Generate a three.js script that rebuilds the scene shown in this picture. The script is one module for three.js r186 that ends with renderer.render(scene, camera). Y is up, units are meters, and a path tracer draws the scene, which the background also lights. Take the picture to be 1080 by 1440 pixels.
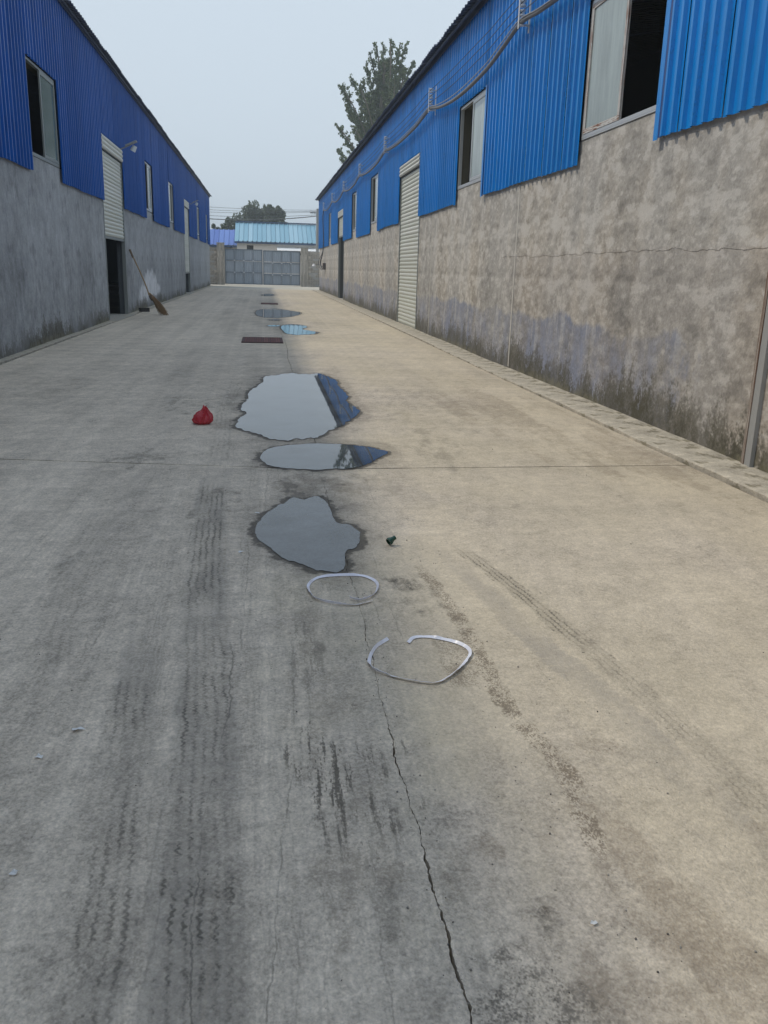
import * as THREE from 'three';
import { mergeGeometries, mergeVertices } from 'three/addons/utils/BufferGeometryUtils.js';

// ---------------------------------------------------------------- camera, sky, sun, exposure
const scene = new THREE.Scene();
const camera = new THREE.PerspectiveCamera(61.5, 768 / 1024, 0.05, 900);
camera.position.set(0, 1.5, 0);
camera.rotation.order = 'YXZ';
camera.rotation.set(-0.2735, -0.1423, 0.0286);
camera.updateMatrixWorld();

const renderer = new THREE.WebGLRenderer({ antialias: true });
renderer.setSize(768, 1024);
renderer.toneMapping = THREE.LinearToneMapping;
renderer.toneMappingExposure = 1.03;
renderer.shadowMap.enabled = true;

{ // hazy pale sky, a little bluer overhead
  const W = 256, H = 128, d = new Float32Array(W * H * 4);
  for (let j = 0; j < H; j++) {
    const el = Math.max(0, ((j + 0.5) / H - 0.5) * 2), t = Math.pow(el, 0.7);
    for (let i = 0; i < W; i++) {
      const k = (j * W + i) * 4;
      d[k] = 0.635 + 0.02 * t; d[k + 1] = 0.73 + 0.035 * t; d[k + 2] = 0.815 + 0.085 * t; d[k + 3] = 1;
    }
  }
  const sky = new THREE.DataTexture(d, W, H, THREE.RGBAFormat, THREE.FloatType);
  sky.mapping = THREE.EquirectangularReflectionMapping; sky.magFilter = THREE.LinearFilter; sky.needsUpdate = true;
  scene.background = sky; scene.environment = sky;
}
const sun = new THREE.DirectionalLight(new THREE.Color().setRGB(1, 0.91, 0.77), 2.0);
sun.position.set(-40, 58, -18); sun.target.position.set(0, 0, 0);
sun.castShadow = true; sun.shadow.radius = 7; sun.shadow.mapSize.set(4096, 4096);
Object.assign(sun.shadow.camera, { left: -90, right: 90, top: 90, bottom: -90, near: 1, far: 260 });
scene.add(sun, sun.target);
scene.fog = new THREE.FogExp2(new THREE.Color().setRGB(0.72, 0.79, 0.84), 0.0019);

// ---------------------------------------------------------------- helpers
let seed = 12345;
const rnd = () => { seed = (seed + 0x6D2B79F5) | 0; let t = Math.imul(seed ^ (seed >>> 15), 1 | seed); t = (t + Math.imul(t ^ (t >>> 7), 61 | t)) ^ t; return ((t ^ (t >>> 14)) >>> 0) / 4294967296; };
const rr = (a, b) => a + (b - a) * rnd();
const clamp = (x, a = 0, b = 1) => x < a ? a : x > b ? b : x;
const ss = (a, b, x) => { const t = clamp((x - a) / (b - a)); return t * t * (3 - 2 * t); };
const mix = (a, b, t) => a + (b - a) * t;
const V = (x, y, z) => new THREE.Vector3(x, y, z);
const col = (r, g, b) => new THREE.Color().setRGB(r, g, b);

function noiseField(n, f0, octaves, gain) {
  const out = new Float32Array(n * n); let amp = 1, tot = 0;
  for (let o = 0, f = f0; o < octaves; o++, f *= 2, amp *= gain) {
    const L = new Float32Array(f * f); for (let i = 0; i < L.length; i++) L[i] = rnd();
    for (let j = 0; j < n; j++) {
      const y = j * f / n, y0 = Math.floor(y), fy = y - y0, sy = fy * fy * (3 - 2 * fy), r0 = (y0 % f) * f, r1 = ((y0 + 1) % f) * f;
      for (let i = 0; i < n; i++) {
        const x = i * f / n, x0 = Math.floor(x), fx = x - x0, sx = fx * fx * (3 - 2 * fx), a = x0 % f, b = (x0 + 1) % f;
        out[j * n + i] += amp * mix(mix(L[r0 + a], L[r0 + b], sx), mix(L[r1 + a], L[r1 + b], sx), sy);
      }
    }
    tot += amp;
  }
  let m = 0, s = 0; for (const v of out) m += v; m /= out.length; for (const v of out) s += (v - m) ** 2; s = Math.sqrt(s / out.length);
  for (let i = 0; i < out.length; i++) out[i] = (out[i] - m) / s;      // mean 0, deviation 1
  return out;
}
const FN = 512, FA = noiseField(FN, 4, 6, 0.55), FB = noiseField(FN, 8, 6, 0.7), FC = noiseField(FN, 6, 3, 0.5), FG = noiseField(FN, 128, 2, 0.8);
function smp(F, x, y) { // one unit = one tile
  x = (x - Math.floor(x)) * FN; y = (y - Math.floor(y)) * FN;
  const x0 = x | 0, y0 = y | 0, fx = x - x0, fy = y - y0, x1 = (x0 + 1) & 511, y1 = (y0 + 1) & 511, a = (y0 & 511) << 9, b = y1 << 9, c = x0 & 511;
  return (F[a + c] * (1 - fx) + F[a + x1] * fx) * (1 - fy) + (F[b + c] * (1 - fx) + F[b + x1] * fx) * fy;
}
const LUT = new Uint8Array(4097); for (let i = 0; i <= 4096; i++) { const l = i / 4096; LUT[i] = Math.round(255 * (l <= 0.0031308 ? 12.92 * l : 1.055 * Math.pow(l, 1 / 2.4) - 0.055)); }
const enc = (l) => LUT[l <= 0 ? 0 : l >= 1 ? 4096 : (l * 4096) | 0];
function colourTexture(W, H, paint) { // paint(i, j, out) gives linear colour
  const d = new Uint8Array(W * H * 4), o = [0, 0, 0];
  for (let j = 0; j < H; j++) for (let i = 0; i < W; i++) { paint(i, j, o); const k = (j * W + i) * 4; d[k] = enc(o[0]); d[k + 1] = enc(o[1]); d[k + 2] = enc(o[2]); d[k + 3] = 255; }
  const t = new THREE.DataTexture(d, W, H, THREE.RGBAFormat, THREE.UnsignedByteType);
  t.colorSpace = THREE.SRGBColorSpace; t.magFilter = THREE.LinearFilter; t.minFilter = THREE.LinearMipmapLinearFilter; t.generateMipmaps = true;
  t.wrapS = t.wrapT = THREE.MirroredRepeatWrapping; t.needsUpdate = true; return t;
}
function bumpTexture(W, f) {
  const d = new Uint8Array(W * W * 4);
  for (let j = 0; j < W; j++) for (let i = 0; i < W; i++) { const v = clamp(f(i / W, j / W)) * 255, k = (j * W + i) * 4; d[k] = d[k + 1] = d[k + 2] = v; d[k + 3] = 255; }
  const t = new THREE.DataTexture(d, W, W, THREE.RGBAFormat, THREE.UnsignedByteType);
  t.magFilter = THREE.LinearFilter; t.wrapS = t.wrapT = THREE.RepeatWrapping; t.needsUpdate = true; return t;
}
const bumpGrain = bumpTexture(512, (u, v) => 0.5 + 0.16 * smp(FG, u, v) + 0.12 * smp(FB, u, v));
const bumpPlaster = bumpTexture(512, (u, v) => 0.5 + 0.1 * smp(FB, u, v) + 0.16 * smp(FA, u, v) + 0.05 * smp(FG, u, v));
function bumpOf(t, rx, ry) { const c = t.clone(); c.repeat.set(rx, ry); c.needsUpdate = true; return c; }

const std = (r, g, b, rough = 0.7, metal = 0, extra = {}) => new THREE.MeshStandardMaterial({ color: col(r, g, b), roughness: rough, metalness: metal, side: THREE.DoubleSide, ...extra });
const taken = new Map();
function numbered(n) { const k = taken.get(n) || 0; taken.set(n, k + 1); return k ? `${n}_${String(k).padStart(3, '0')}` : n; }
function prep(m) { m.castShadow = m.receiveShadow = true; return m; }
function tag(o, label, category, group, kind) { o.userData.label = label; if (category) o.userData.category = category; if (group) o.userData.group = group; if (kind) o.userData.kind = kind; return o; }
function thing(name, label, category, pos = [0, 0, 0], group, kind) { const g = new THREE.Group(); g.name = numbered(name); g.position.set(...pos); scene.add(g); return tag(g, label, category, group, kind); }
function single(name, geo, mat, label, category, group, kind) { const m = prep(new THREE.Mesh(geo, mat)); m.name = numbered(name); scene.add(m); return tag(m, label, category, group, kind); }
// geometry given in world metres becomes a part of the thing `root` (parts and sub-parts carry no offset of their own)
function part(name, geo, mat, root, parent = root) { const p = root.position; geo.translate(-p.x, -p.y, -p.z); const m = prep(new THREE.Mesh(geo, mat)); m.name = name; parent.add(m); return m; }
function piece(name, geo, mat, parent, x, y, z) { const m = prep(new THREE.Mesh(geo, mat)); m.name = name; m.position.set(x, y, z); parent.add(m); return m; }
function box(x0, x1, y0, y1, z0, z1) { const g = new THREE.BoxGeometry(Math.abs(x1 - x0), Math.abs(y1 - y0), Math.abs(z1 - z0)); g.translate((x0 + x1) / 2, (y0 + y1) / 2, (z0 + z1) / 2); return g; }
function tube(pts, r, seg = 0, rad = 6) { return new THREE.TubeGeometry(new THREE.CatmullRomCurve3(pts.map(p => p.isVector3 ? p : V(...p))), seg || pts.length * 6, r, rad, false); }
function bar(a, b, r, n = 6) { return new THREE.TubeGeometry(new THREE.LineCurve3(V(...a), V(...b)), 1, r, n, false); }
const merge = (l) => mergeGeometries(l.map(g => { const n = g.index ? g.toNonIndexed() : g; for (const k of Object.keys(n.attributes)) if (!['position', 'normal', 'uv'].includes(k)) n.deleteAttribute(k); return n; }));
function quads(pos, uv) { const g = new THREE.BufferGeometry(); g.setAttribute('position', new THREE.Float32BufferAttribute(pos, 3)); g.setAttribute('uv', new THREE.Float32BufferAttribute(uv || new Float32Array(pos.length / 3 * 2), 2)); g.computeVertexNormals(); return g; }
function quad(P, a, b, c, d) { P.push(...a, ...b, ...c, ...a, ...c, ...d); }

// a pixel of the photograph (1080 x 1440) gives a direction; the ground gives the place
const F = 1210.7;
function onGround(u, v) { const d = V((u - 540) / F, -(v - 720) / F, -1).applyQuaternion(camera.quaternion), s = -1.5 / d.y; return [d.x * s, d.z * s]; }

// ---------------------------------------------------------------- puddle outlines
function outline(ox, oy, k, pts) { return pts.map(([x, y]) => onGround(ox + x / k, oy + y / k)); }
const puddleSpots = [
  ['wide shallow puddle mirroring pale sky and the blue wall, beside the red bag', outline(240, 400, 3, [[400, 390], [460, 382], [520, 375], [570, 378], [620, 377], [665, 388], [700, 405], [715, 435], [740, 460], [752, 500], [795, 530], [780, 560], [720, 600], [640, 630], [600, 650], [520, 655], [420, 648], [350, 630], [290, 610], [275, 590], [285, 565], [310, 550], [295, 515], [325, 480], [330, 455], [385, 415]])],
  ['long narrow puddle lying along the joint between the slabs', outline(240, 400, 3, [[385, 735], [400, 700], [450, 685], [560, 675], [680, 674], [800, 682], [880, 695], [915, 710], [880, 735], [800, 770], [700, 780], [520, 780], [430, 768], [395, 755]])],
  ['dark heart shaped puddle over the crack just behind the strap rings', outline(300, 600, 2.7, [[160, 395], [180, 350], [240, 305], [275, 293], [300, 272], [340, 278], [385, 268], [425, 282], [440, 310], [465, 365], [510, 375], [555, 405], [560, 430], [540, 460], [500, 478], [490, 540], [440, 552], [390, 545], [320, 520], [270, 505], [210, 460], [175, 425]])],
  ['pale puddle with a hooked end just behind the rust red grate', outline(330, 425, 8.31, [[545, 280], [640, 258], [780, 265], [845, 290], [790, 315], [920, 340], [975, 355], [880, 378], [700, 378], [590, 355]])],
  ['rounded puddle in front of the far rusty grate', outline(330, 425, 8.31, [[245, 120], [265, 95], [340, 80], [480, 75], [560, 85], [640, 95], [720, 110], [780, 125], [700, 160], [600, 175], [400, 180], [300, 165], [250, 145]])],
  ['thin sliver of water just in front of the rounded puddle', outline(330, 425, 8.31, [[385, 207], [430, 200], [500, 200], [545, 207], [490, 214], [430, 213]])],
  ['thin sliver of water touching the hooked puddle', outline(330, 425, 8.31, [[380, 276], [420, 268], [490, 268], [535, 275], [490, 283], [430, 283]])],
  ['small far puddle in the yard toward the metal gate', outline(290, 385, 6.353, [[495, 188], [520, 180], [570, 178], [600, 184], [605, 192], [560, 198], [515, 198]])],
].map(([label, pts], n) => {
  const c = new THREE.CatmullRomCurve3(pts.map(([x, z]) => V(x, 0, z)), true, 'catmullrom', 0.5).getPoints(pts.length * 8).slice(0, -1);
  const cx = c.reduce((s, p) => s + p.x, 0) / c.length, cz = c.reduce((s, p) => s + p.z, 0) / c.length;
  const poly = c.map(p => { const k = 1 + 0.018 * smp(FB, p.x * 0.9 + n, p.z * 0.45); return [cx + (p.x - cx) * k, cz + (p.z - cz) * k]; });
  return { label, poly };
});
function polyDist(poly, x, z) { // signed, inside negative
  let d = 1e9, ins = false;
  for (let i = 0, j = poly.length - 1; i < poly.length; j = i++) {
    const [ax, az] = poly[i], [bx, bz] = poly[j], ex = bx - ax, ez = bz - az, wx = x - ax, wz = z - az, t = clamp((wx * ex + wz * ez) / (ex * ex + ez * ez + 1e-12));
    d = Math.min(d, (wx - ex * t) ** 2 + (wz - ez * t) ** 2);
    if ((az > z) !== (bz > z) && x < (bx - ax) * (z - az) / (bz - az) + ax) ins = !ins;
  }
  return ins ? -Math.sqrt(d) : Math.sqrt(d);
}

// ---------------------------------------------------------------- ground: concrete slabs, painted with stains and tyre marks
const XR = 3.947, XL = -4.044, APR = 3.50, APL = -3.86;
const crackX = (z) => 0.425 + 0.012 * smp(FC, z * 0.11, 0.3) + 0.007 * smp(FB, z * 0.09, 0.7) + 0.0035 * smp(FG, z * 0.06, 0.1) + 0.0016 * smp(FG, z * 0.5, 0.6);
const jointZ = (x) => -6.54 + (x < 0.42 ? 0.155 * (x - 0.42) : -0.03 * (x - 0.42));
const tracks = [ // path in metres on the ground, width, kind of mark, strength
  [[[-0.37, -6.2], [-0.33, -4.8], [-0.285, -3.77], [-0.23, -2.98], [-0.195, -2.33], [-0.16, -1.7], [-0.15, -1.2]], 0.17, 'tread', 0.9, 5],
  [[[-0.37, -6.6], [-0.33, -4.8], [-0.285, -3.77], [-0.23, -2.98], [-0.195, -2.33], [-0.16, -1.7], [-0.15, -1.0]], 0.21, 'mud', 0.42, 1],
  [[[-0.5, -3.6], [-0.44, -2.4], [-0.41, -2.0], [-0.385, -1.69], [-0.37, -1.0]], 0.15, 'mud', 0.35, 1],
  [[[-0.50, -3.1], [-0.44, -2.4], [-0.41, -2.0], [-0.385, -1.69], [-0.37, -1.3]], 0.13, 'tread', 0.75, 4],
  [[[-0.33, -2.5], [-0.30, -2.1], [-0.26, -1.7], [-0.235, -1.2]], 0.045, 'mud', 0.55, 1],
  [[[-0.245, -2.2], [-0.225, -1.8], [-0.19, -1.2]], 0.04, 'mud', 0.5, 1],
  [[[-0.12, -1.98], [-0.10, -1.73], [-0.09, -1.45]], 0.10, 'tread', 0.55, 3],
  [[[-0.17, -3.6], [-0.135, -2.97], [-0.185, -2.04], [-0.175, -1.6], [-0.165, -1.1]], 0.008, 'line', 0.9, 1],
  [[[0.10, -3.0], [0.085, -2.5], [0.03, -1.9], [-0.005, -1.4], [-0.01, -1.1]], 0.006, 'line', 0.7, 1],
  [[[0.27, -2.0], [0.262, -1.75], [0.25, -1.3]], 0.006, 'line', 0.5, 1],
  [[[-0.85, -6.4], [-0.95, -5.4], [-0.98, -4.6], [-0.9, -3.9]], 0.2, 'mud', 0.14, 1],
  [[[-0.93, -6.3], [-0.98, -5.0], [-0.92, -3.9], [-0.8, -3.0]], 0.16, 'tread', 0.3, 4],
  [[[1.08, -4.6], [1.24, -3.76], [1.41, -2.63], [1.46, -2.03], [1.5, -1.2]], 0.085, 'tread', 1.0, 3],
  [[[0.80, -4.3], [0.86, -3.44], [0.86, -2.67], [0.905, -2.42], [0.925, -2.25], [0.90, -2.0], [0.885, -1.75]], 0.05, 'grit', 0.85, 1],
  [[[0.78, -3.35], [0.76, -3.1], [0.74, -2.85]], 0.14, 'grit', 0.6, 1],
  [[[0.98, -4.7], [1.12, -3.4], [1.26, -2.55], [1.31, -1.9], [1.3, -1.2]], 0.13, 'mud', 0.5, 1],
  [[[-0.35, -12], [-0.4, -10.4], [-0.42, -9.2], [-0.38, -7.6], [-0.37, -6.5]], 0.18, 'tread', 0.45, 4],
  [[[1.1, -9.5], [0.95, -8.1], [0.93, -7.2], [0.98, -6.4], [1.05, -5.2]], 0.22, 'mud', 0.22, 1],
  [[[-1.35, -24], [-1.2, -17], [-1.05, -11], [-0.95, -7]], 0.24, 'mud', 0.12, 1],
  [[[1.3, -24], [1.4, -17], [1.35, -11], [1.3, -7]], 0.24, 'mud', 0.12, 1],
];
const stains = [ // centre, reach, kind, strength
  [0.22, -2.36, 0.15, 0.34, 'streak', 1.0], [0.3, -2.1, 0.13, 0.3, 'streak', 0.8], [0.33, -2.38, 0.05, 0.22, 'streak', 0.7], [0.31, -1.85, 0.10, 0.2, 'blot', 0.5],
  [0.16, -3.2, 0.06, 0.45, 'streak', 0.5], [0.72, -3.98, 0.14, 0.13, 'blot', 0.95], [0.66, -3.72, 0.12, 0.14, 'blot', 0.6], [0.5, -1.42, 0.08, 0.09, 'moss', 1.0], [0.60, -1.46, 0.12, 0.16, 'moss', 0.9],
  [0.98, -1.42, 0.32, 0.45, 'brown', 0.55], [1.12, -2.42, 0.075, 0.08, 'rust', 1.0], [0.08, -3.9, 0.22, 0.4, 'moss', 0.35], [0.12, -4.4, 0.2, 0.3, 'moss', 0.3],
  [-0.72, -9.7, 0.5, 0.7, 'blot', 0.55], [-0.3, -9.6, 0.4, 0.5, 'blot', 0.4], [-1.0, -6.95, 0.3, 0.28, 'blot', 0.6], [-0.32, -5.55, 0.16, 0.4, 'blot', 0.6], [-0.98, -4.35, 0.13, 0.25, 'blot', 0.5],
  [0.32, -6.05, 0.3, 0.35, 'wet', 0.55], [0.75, -6.05, 0.28, 0.35, 'wet', 0.4], [0.27, -5.62, 0.2, 0.42, 'wet', 1.25], [0.34, -6.1, 0.34, 0.3, 'brown', 0.4], [0.2, -2.9, 0.25, 0.5, 'olive', 0.6], [0.3, -1.9, 0.16, 0.4, 'olive', 0.7], [0.1, -3.7, 0.2, 0.5, 'olive', 0.5], [-0.5, -2.2, 0.5, 0.5, 'blot', 0.2], [1.9, -9.2, 0.9, 1.0, 'blot', 0.25], [1.45, -7.4, 0.5, 0.7, 'blot', 0.4],
  [2.6, -9.5, 0.5, 2.2, 'brown', 0.45], [3.2, -7.0, 0.4, 1.5, 'brown', 0.5], [0.4, -22, 1.3, 3.5, 'wet', 0.28], [0.6, -29, 1.6, 4.5, 'wet', 0.3], [0.2, -38, 1.4, 6, 'wet', 0.3], [-2.2, -10.5, 1.2, 1.6, 'blot', 0.25],
];
for (let n = 0; n < 170; n++) {
  const x = n < 120 ? rr(-0.75, 0.75) : rr(-1.6, 1.9), z = rr(-7.5, -1.0), L = rr(0.25, 1.6), dx = rr(-0.03, 0.03) - 0.02 * L;
  tracks.push([[[x, z - L / 2], [x + dx * 0.5 + rr(-0.006, 0.006), z], [x + dx, z + L / 2]], rr(0.003, 0.011), rnd() < 0.3 ? 'scrape' : 'line', rr(0.12, 0.5), 1]);
}
for (let n = 0; n < 9; n++) { // faint bundles of parallel tyre lines
  const x = rr(-0.7, 0.3), z = rr(-5.5, -1.6), L = rr(0.6, 1.8);
  for (let k = 0; k < 6; k++) { const o = k * rr(0.013, 0.02); tracks.push([[[x + o - 0.03 * L, z - L / 2], [x + o, z], [x + o + 0.02 * L, z + L / 2]], 0.008, 'line', rr(0.12, 0.3), 1]); }
}
function trackPoints(path) { return new THREE.CatmullRomCurve3(path.map(([x, z]) => V(x, 0, z))).getSpacedPoints(path.length * 10); }
const trackLines = tracks.map(([path, w, kind, amt, ribs]) => ({ pts: trackPoints(path), w, kind, amt, ribs }));

function groundTexture(W, H, x0, x1, z0, z1) { // z0 > z1; v runs from z0 to z1
  const dark = new Float32Array(W * H), mud = new Float32Array(W * H), wet = new Float32Array(W * H), brown = new Float32Array(W * H), pale = new Float32Array(W * H);
  const px = (x1 - x0) / W, pz = (z0 - z1) / H, I = (x) => (x - x0) / px - 0.5, J = (z) => (z0 - z) / pz - 0.5;
  const over = (xa, xb, za, zb, f) => { const i0 = Math.max(0, Math.floor(I(xa))), i1 = Math.min(W - 1, Math.ceil(I(xb))), j0 = Math.max(0, Math.floor(J(zb))), j1 = Math.min(H - 1, Math.ceil(J(za))); for (let j = j0; j <= j1; j++) for (let i = i0; i <= i1; i++) f(j * W + i, x0 + (i + 0.5) * px, z0 - (j + 0.5) * pz); };
  for (const t of trackLines) {
    let s = 0; const hw = t.w / 2 + 0.02;
    const best = new Map();
    for (let n = 0; n + 1 < t.pts.length; n++) {
      const a = t.pts[n], b = t.pts[n + 1], ex = b.x - a.x, ez = b.z - a.z, len = Math.hypot(ex, ez), s0 = s, end = Math.min(n, t.pts.length - 2 - n) / t.pts.length; s += len;
      over(Math.min(a.x, b.x) - hw, Math.max(a.x, b.x) + hw, Math.min(a.z, b.z), Math.max(a.z, b.z), (k, x, z) => {
        const along = ((x - a.x) * ex + (z - a.z) * ez) / len; if (along < 0 || along >= len) return;
        const side = ((x - a.x) * ez - (z - a.z) * ex) / len; if (Math.abs(side) > hw) return;
        const S = s0 + along, fadeEnd = ss(0, 0.12, end + 0.03), worn = clamp(0.62 + 0.5 * smp(FA, x * 0.9, z * 0.35) + 0.25 * smp(FB, x * 1.3, z * 1.1)), edge = ss(hw, hw - 0.025, Math.abs(side) + 0.008 * smp(FB, x * 2, z * 2));
        let v = 0;
        if (t.kind === 'tread') {
          const q = (side / t.w + 0.5) * t.ribs, rib = Math.floor(q), f = q - rib - 0.5, zig = Math.abs((((S + 0.006 * smp(FB, x * 1.1, z * 1.1)) / 0.027 + rib * 0.37) % 1 + 1) % 1 - 0.5) * 2 - 0.5 + 0.1 * smp(FG, x * 1.3, z * 1.3);
          const line = ss(0.22, 0.06, Math.abs(f - 0.27 * zig + 0.12 * smp(FB, x * 0.8, z * 0.8))), lug = ss(0.2, 0.5, zig + 0.5 * smp(FB, x * 6, z * 6)) * 0.35;
          const brk = ss(-0.75, 0.9, smp(FB, x * 1.9, z * 1.3) + 0.6 * smp(FG, x * 1.6, z * 1.6)); v = (line * 1.0 * (0.32 + 0.68 * brk) + lug * 0.4 * brk + 0.36) * (0.45 + 0.55 * worn) * edge * fadeEnd * t.amt; dark[k] = Math.max(dark[k], Math.min(0.8, v * 0.62));
        } else if (t.kind === 'mud') mud[k] = Math.max(mud[k], edge * clamp(0.55 + 0.35 * smp(FA, x * 1.2, z * 0.4)) * fadeEnd * t.amt);
        else if (t.kind === 'scrape') pale[k] = Math.max(pale[k], ss(t.w, t.w * 0.3, Math.abs(side + 0.003 * smp(FB, x, z * 0.8)) * 2) * worn * fadeEnd * t.amt * 0.35);
        else if (t.kind === 'line') dark[k] = Math.max(dark[k], ss(t.w, t.w * 0.3, Math.abs(side + 0.004 * smp(FB, x, z * 0.8)) * 2) * worn * t.amt * 0.7);
        else { const g = ss(-1.0, 1.1, smp(FG, x * 2.2, z * 1.5) + 0.7 * smp(FB, x * 2, z * 1.2)); brown[k] = Math.max(brown[k], g * edge * fadeEnd * t.amt * 0.8); dark[k] = Math.max(dark[k], g * edge * fadeEnd * t.amt * 0.3); }
      });
    }
  }
  for (const [cx, cz, rx, rz, kind, amt] of stains) over(cx - rx * 1.6, cx + rx * 1.6, cz - rz * 1.6, cz + rz * 1.6, (k, x, z) => {
    const d = Math.hypot((x - cx) / rx, (z - cz) / rz) + 0.33 * smp(FA, x * 0.8 / Math.max(0.3, rx), z * 0.4 / Math.max(0.3, rz)) + 0.18 * smp(FB, x * 1.1, z * 1.1), m = ss(1.15, 0.35, d); if (m <= 0) return;
    if (kind === 'streak') { const g = ss(-0.1, 1.5, smp(FB, x * 6.5, z * 0.4) + 0.6 * smp(FG, x * 1.8, z * 0.9) + 0.3 * smp(FA, x * 2, z)); dark[k] = Math.max(dark[k], m * g * amt * 0.75); brown[k] = Math.max(brown[k], m * g * amt * 0.3); }
    else if (kind === 'blot') dark[k] = Math.max(dark[k], m * amt * clamp(0.28 + 0.3 * smp(FB, x * 1.6, z * 0.9) + 0.16 * smp(FG, x * 2, z * 2)));
    else if (kind === 'moss') { const g = clamp(0.35 + 0.4 * smp(FG, x * 1.7, z * 1.7) + 0.3 * smp(FB, x * 2, z * 2)); dark[k] = Math.max(dark[k], m * amt * g * 0.75); }
    else if (kind === 'olive') { const g = clamp(0.25 + 0.35 * smp(FB, x * 2.2, z * 1.2) + 0.25 * smp(FG, x * 1.6, z * 1.6)); brown[k] = Math.max(brown[k], m * amt * g * 0.45); dark[k] = Math.max(dark[k], m * amt * g * 0.2); }
    else if (kind === 'brown') brown[k] = Math.max(brown[k], m * amt * clamp(0.6 + 0.12 * smp(FB, x * 1.5, z * 1.5) + 0.16 * smp(FG, x * 1.5, z * 1.5)));
    else if (kind === 'rust') { const ring = ss(0.1, 0.75, d); brown[k] = Math.max(brown[k], 0.42 * m * amt * (0.3 + 0.7 * ring) * clamp(0.5 + 0.5 * smp(FG, x * 1.5, z * 1.5))); }
    else wet[k] = Math.max(wet[k], m * amt * 0.6);
  });
  for (const { poly } of puddleSpots) {
    const xs = poly.map(p => p[0]), zs = poly.map(p => p[1]), m = 0.35;
    over(Math.min(...xs) - m, Math.max(...xs) + m, Math.min(...zs) - m, Math.max(...zs) + m, (k, x, z) => {
      const d = polyDist(poly, x, z) + 0.012 * smp(FB, x * 1.2, z * 1.2);
      wet[k] = Math.max(wet[k], 1.05 * ss(0.062, 0.02, d), 0.34 * ss(0.24, 0.04, d + 0.05 * smp(FA, x * 0.5, z * 0.5)));
    });
  }
  const dots = Math.round((x1 - x0) * (z0 - z1) * 26);
  for (let n = 0; n < dots; n++) { const x = rr(x0, x1), z = rr(z1, z0), r = rr(0.0012, 0.0042) * (rnd() < 0.05 ? 2 : 1), v = rnd() < 0.72 ? rr(0.3, 0.8) : -rr(0.3, 0.7); over(x - r, x + r, z - r, z + r, (k, a, b) => { if (Math.hypot(a - x, b - z) < r) { if (v > 0) dark[k] = Math.max(dark[k], v); else pale[k] = Math.max(pale[k], -v * 0.35); } }); }
  return colourTexture(W, H, (i, j, o) => {
    const k = j * W + i, x = x0 + (i + 0.5) * px, z = z0 - (j + 0.5) * pz;
    const a = smp(FA, x * 0.11 + 0.3, z * 0.07), b = smp(FB, x * 0.45, z * 0.30), c = smp(FG, x * 0.85, z * 0.85), e = smp(FA, x * 0.07 + 0.1, z * 0.9), g = smp(FB, x * 1.7, z * 1.7), h = smp(FA, x * 0.9 + 0.5, z * 0.055);
    const sp = smp(FG, x * 2.3 + 0.2, z * 2.3), st = smp(FB, x * 2.6, z * 0.2);
    let l = 1 + 0.05 * a + 0.05 * b + 0.10 * c + 0.04 * e + 0.065 * g + 0.035 * h + 0.09 * sp + (0.05 * st + 0.05 * smp(FB, x * 7.3 + 0.4, z * 0.33) * clamp(0.5 + 0.5 * b)) * ss(-8.5, -4, z) * ss(1.0, 0.3, x);
    const dustAndSun = clamp(ss(0.15, 1.25, x + 0.28 * a + 0.12 * b - 0.05) * (0.85 + 0.12 * smp(FA, x * 0.21, z * 0.17) + 0.06 * h));  // tan dust, with the sunlit side's warm tone painted in along the shadow edge
    l = 1 + (l - 1) * (1 - 0.35 * dustAndSun);
    let R = mix(0.52, 0.482, dustAndSun) * l, G = mix(0.453, 0.416, dustAndSun) * l, B = mix(0.368, 0.312, dustAndSun) * l;
    const t = mud[k]; R = mix(R, 0.30, t); G = mix(G, 0.27, t); B = mix(B, 0.23, t);
    const n = brown[k]; R = mix(R, 0.17, n); G = mix(G, 0.125, n); B = mix(B, 0.08, n);
    const q = pale[k]; R = mix(R, 0.5, q); G = mix(G, 0.40, q); B = mix(B, 0.28, q);
    const f = 1 - 0.85 * dark[k], w = 1 - 0.72 * wet[k];
    o[0] = R * f * w; o[1] = G * f * w * (1 + 0.01 * dark[k]); o[2] = B * f * w;
  });
}
const groundMat = (tex, rx, rz) => new THREE.MeshStandardMaterial({ map: tex, roughness: 0.92, bumpMap: bumpOf(bumpGrain, rx, rz), bumpScale: 0.0022, side: THREE.DoubleSide });
const zones = [ // x0, x1, z0, z1, texture size
  { x0: APL, x1: 0.44, z0: -0.9, z1: -7.0, W: 2048, H: 2048 }, { x0: 0.40, x1: APR, z0: -0.9, z1: -7.0, W: 2048, H: 2048 },
  { x0: APL, x1: APR, z0: -6.4, z1: -26, W: 2048, H: 1536 }, { x0: APL, x1: APR, z0: -26, z1: -64.5, W: 1024, H: 1024 }];
for (const q of zones) q.mat = groundMat(groundTexture(q.W, q.H, q.x0, q.x1, q.z0, q.z1), (q.x1 - q.x0) / 0.55, (q.z0 - q.z1) / 0.55);

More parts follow.
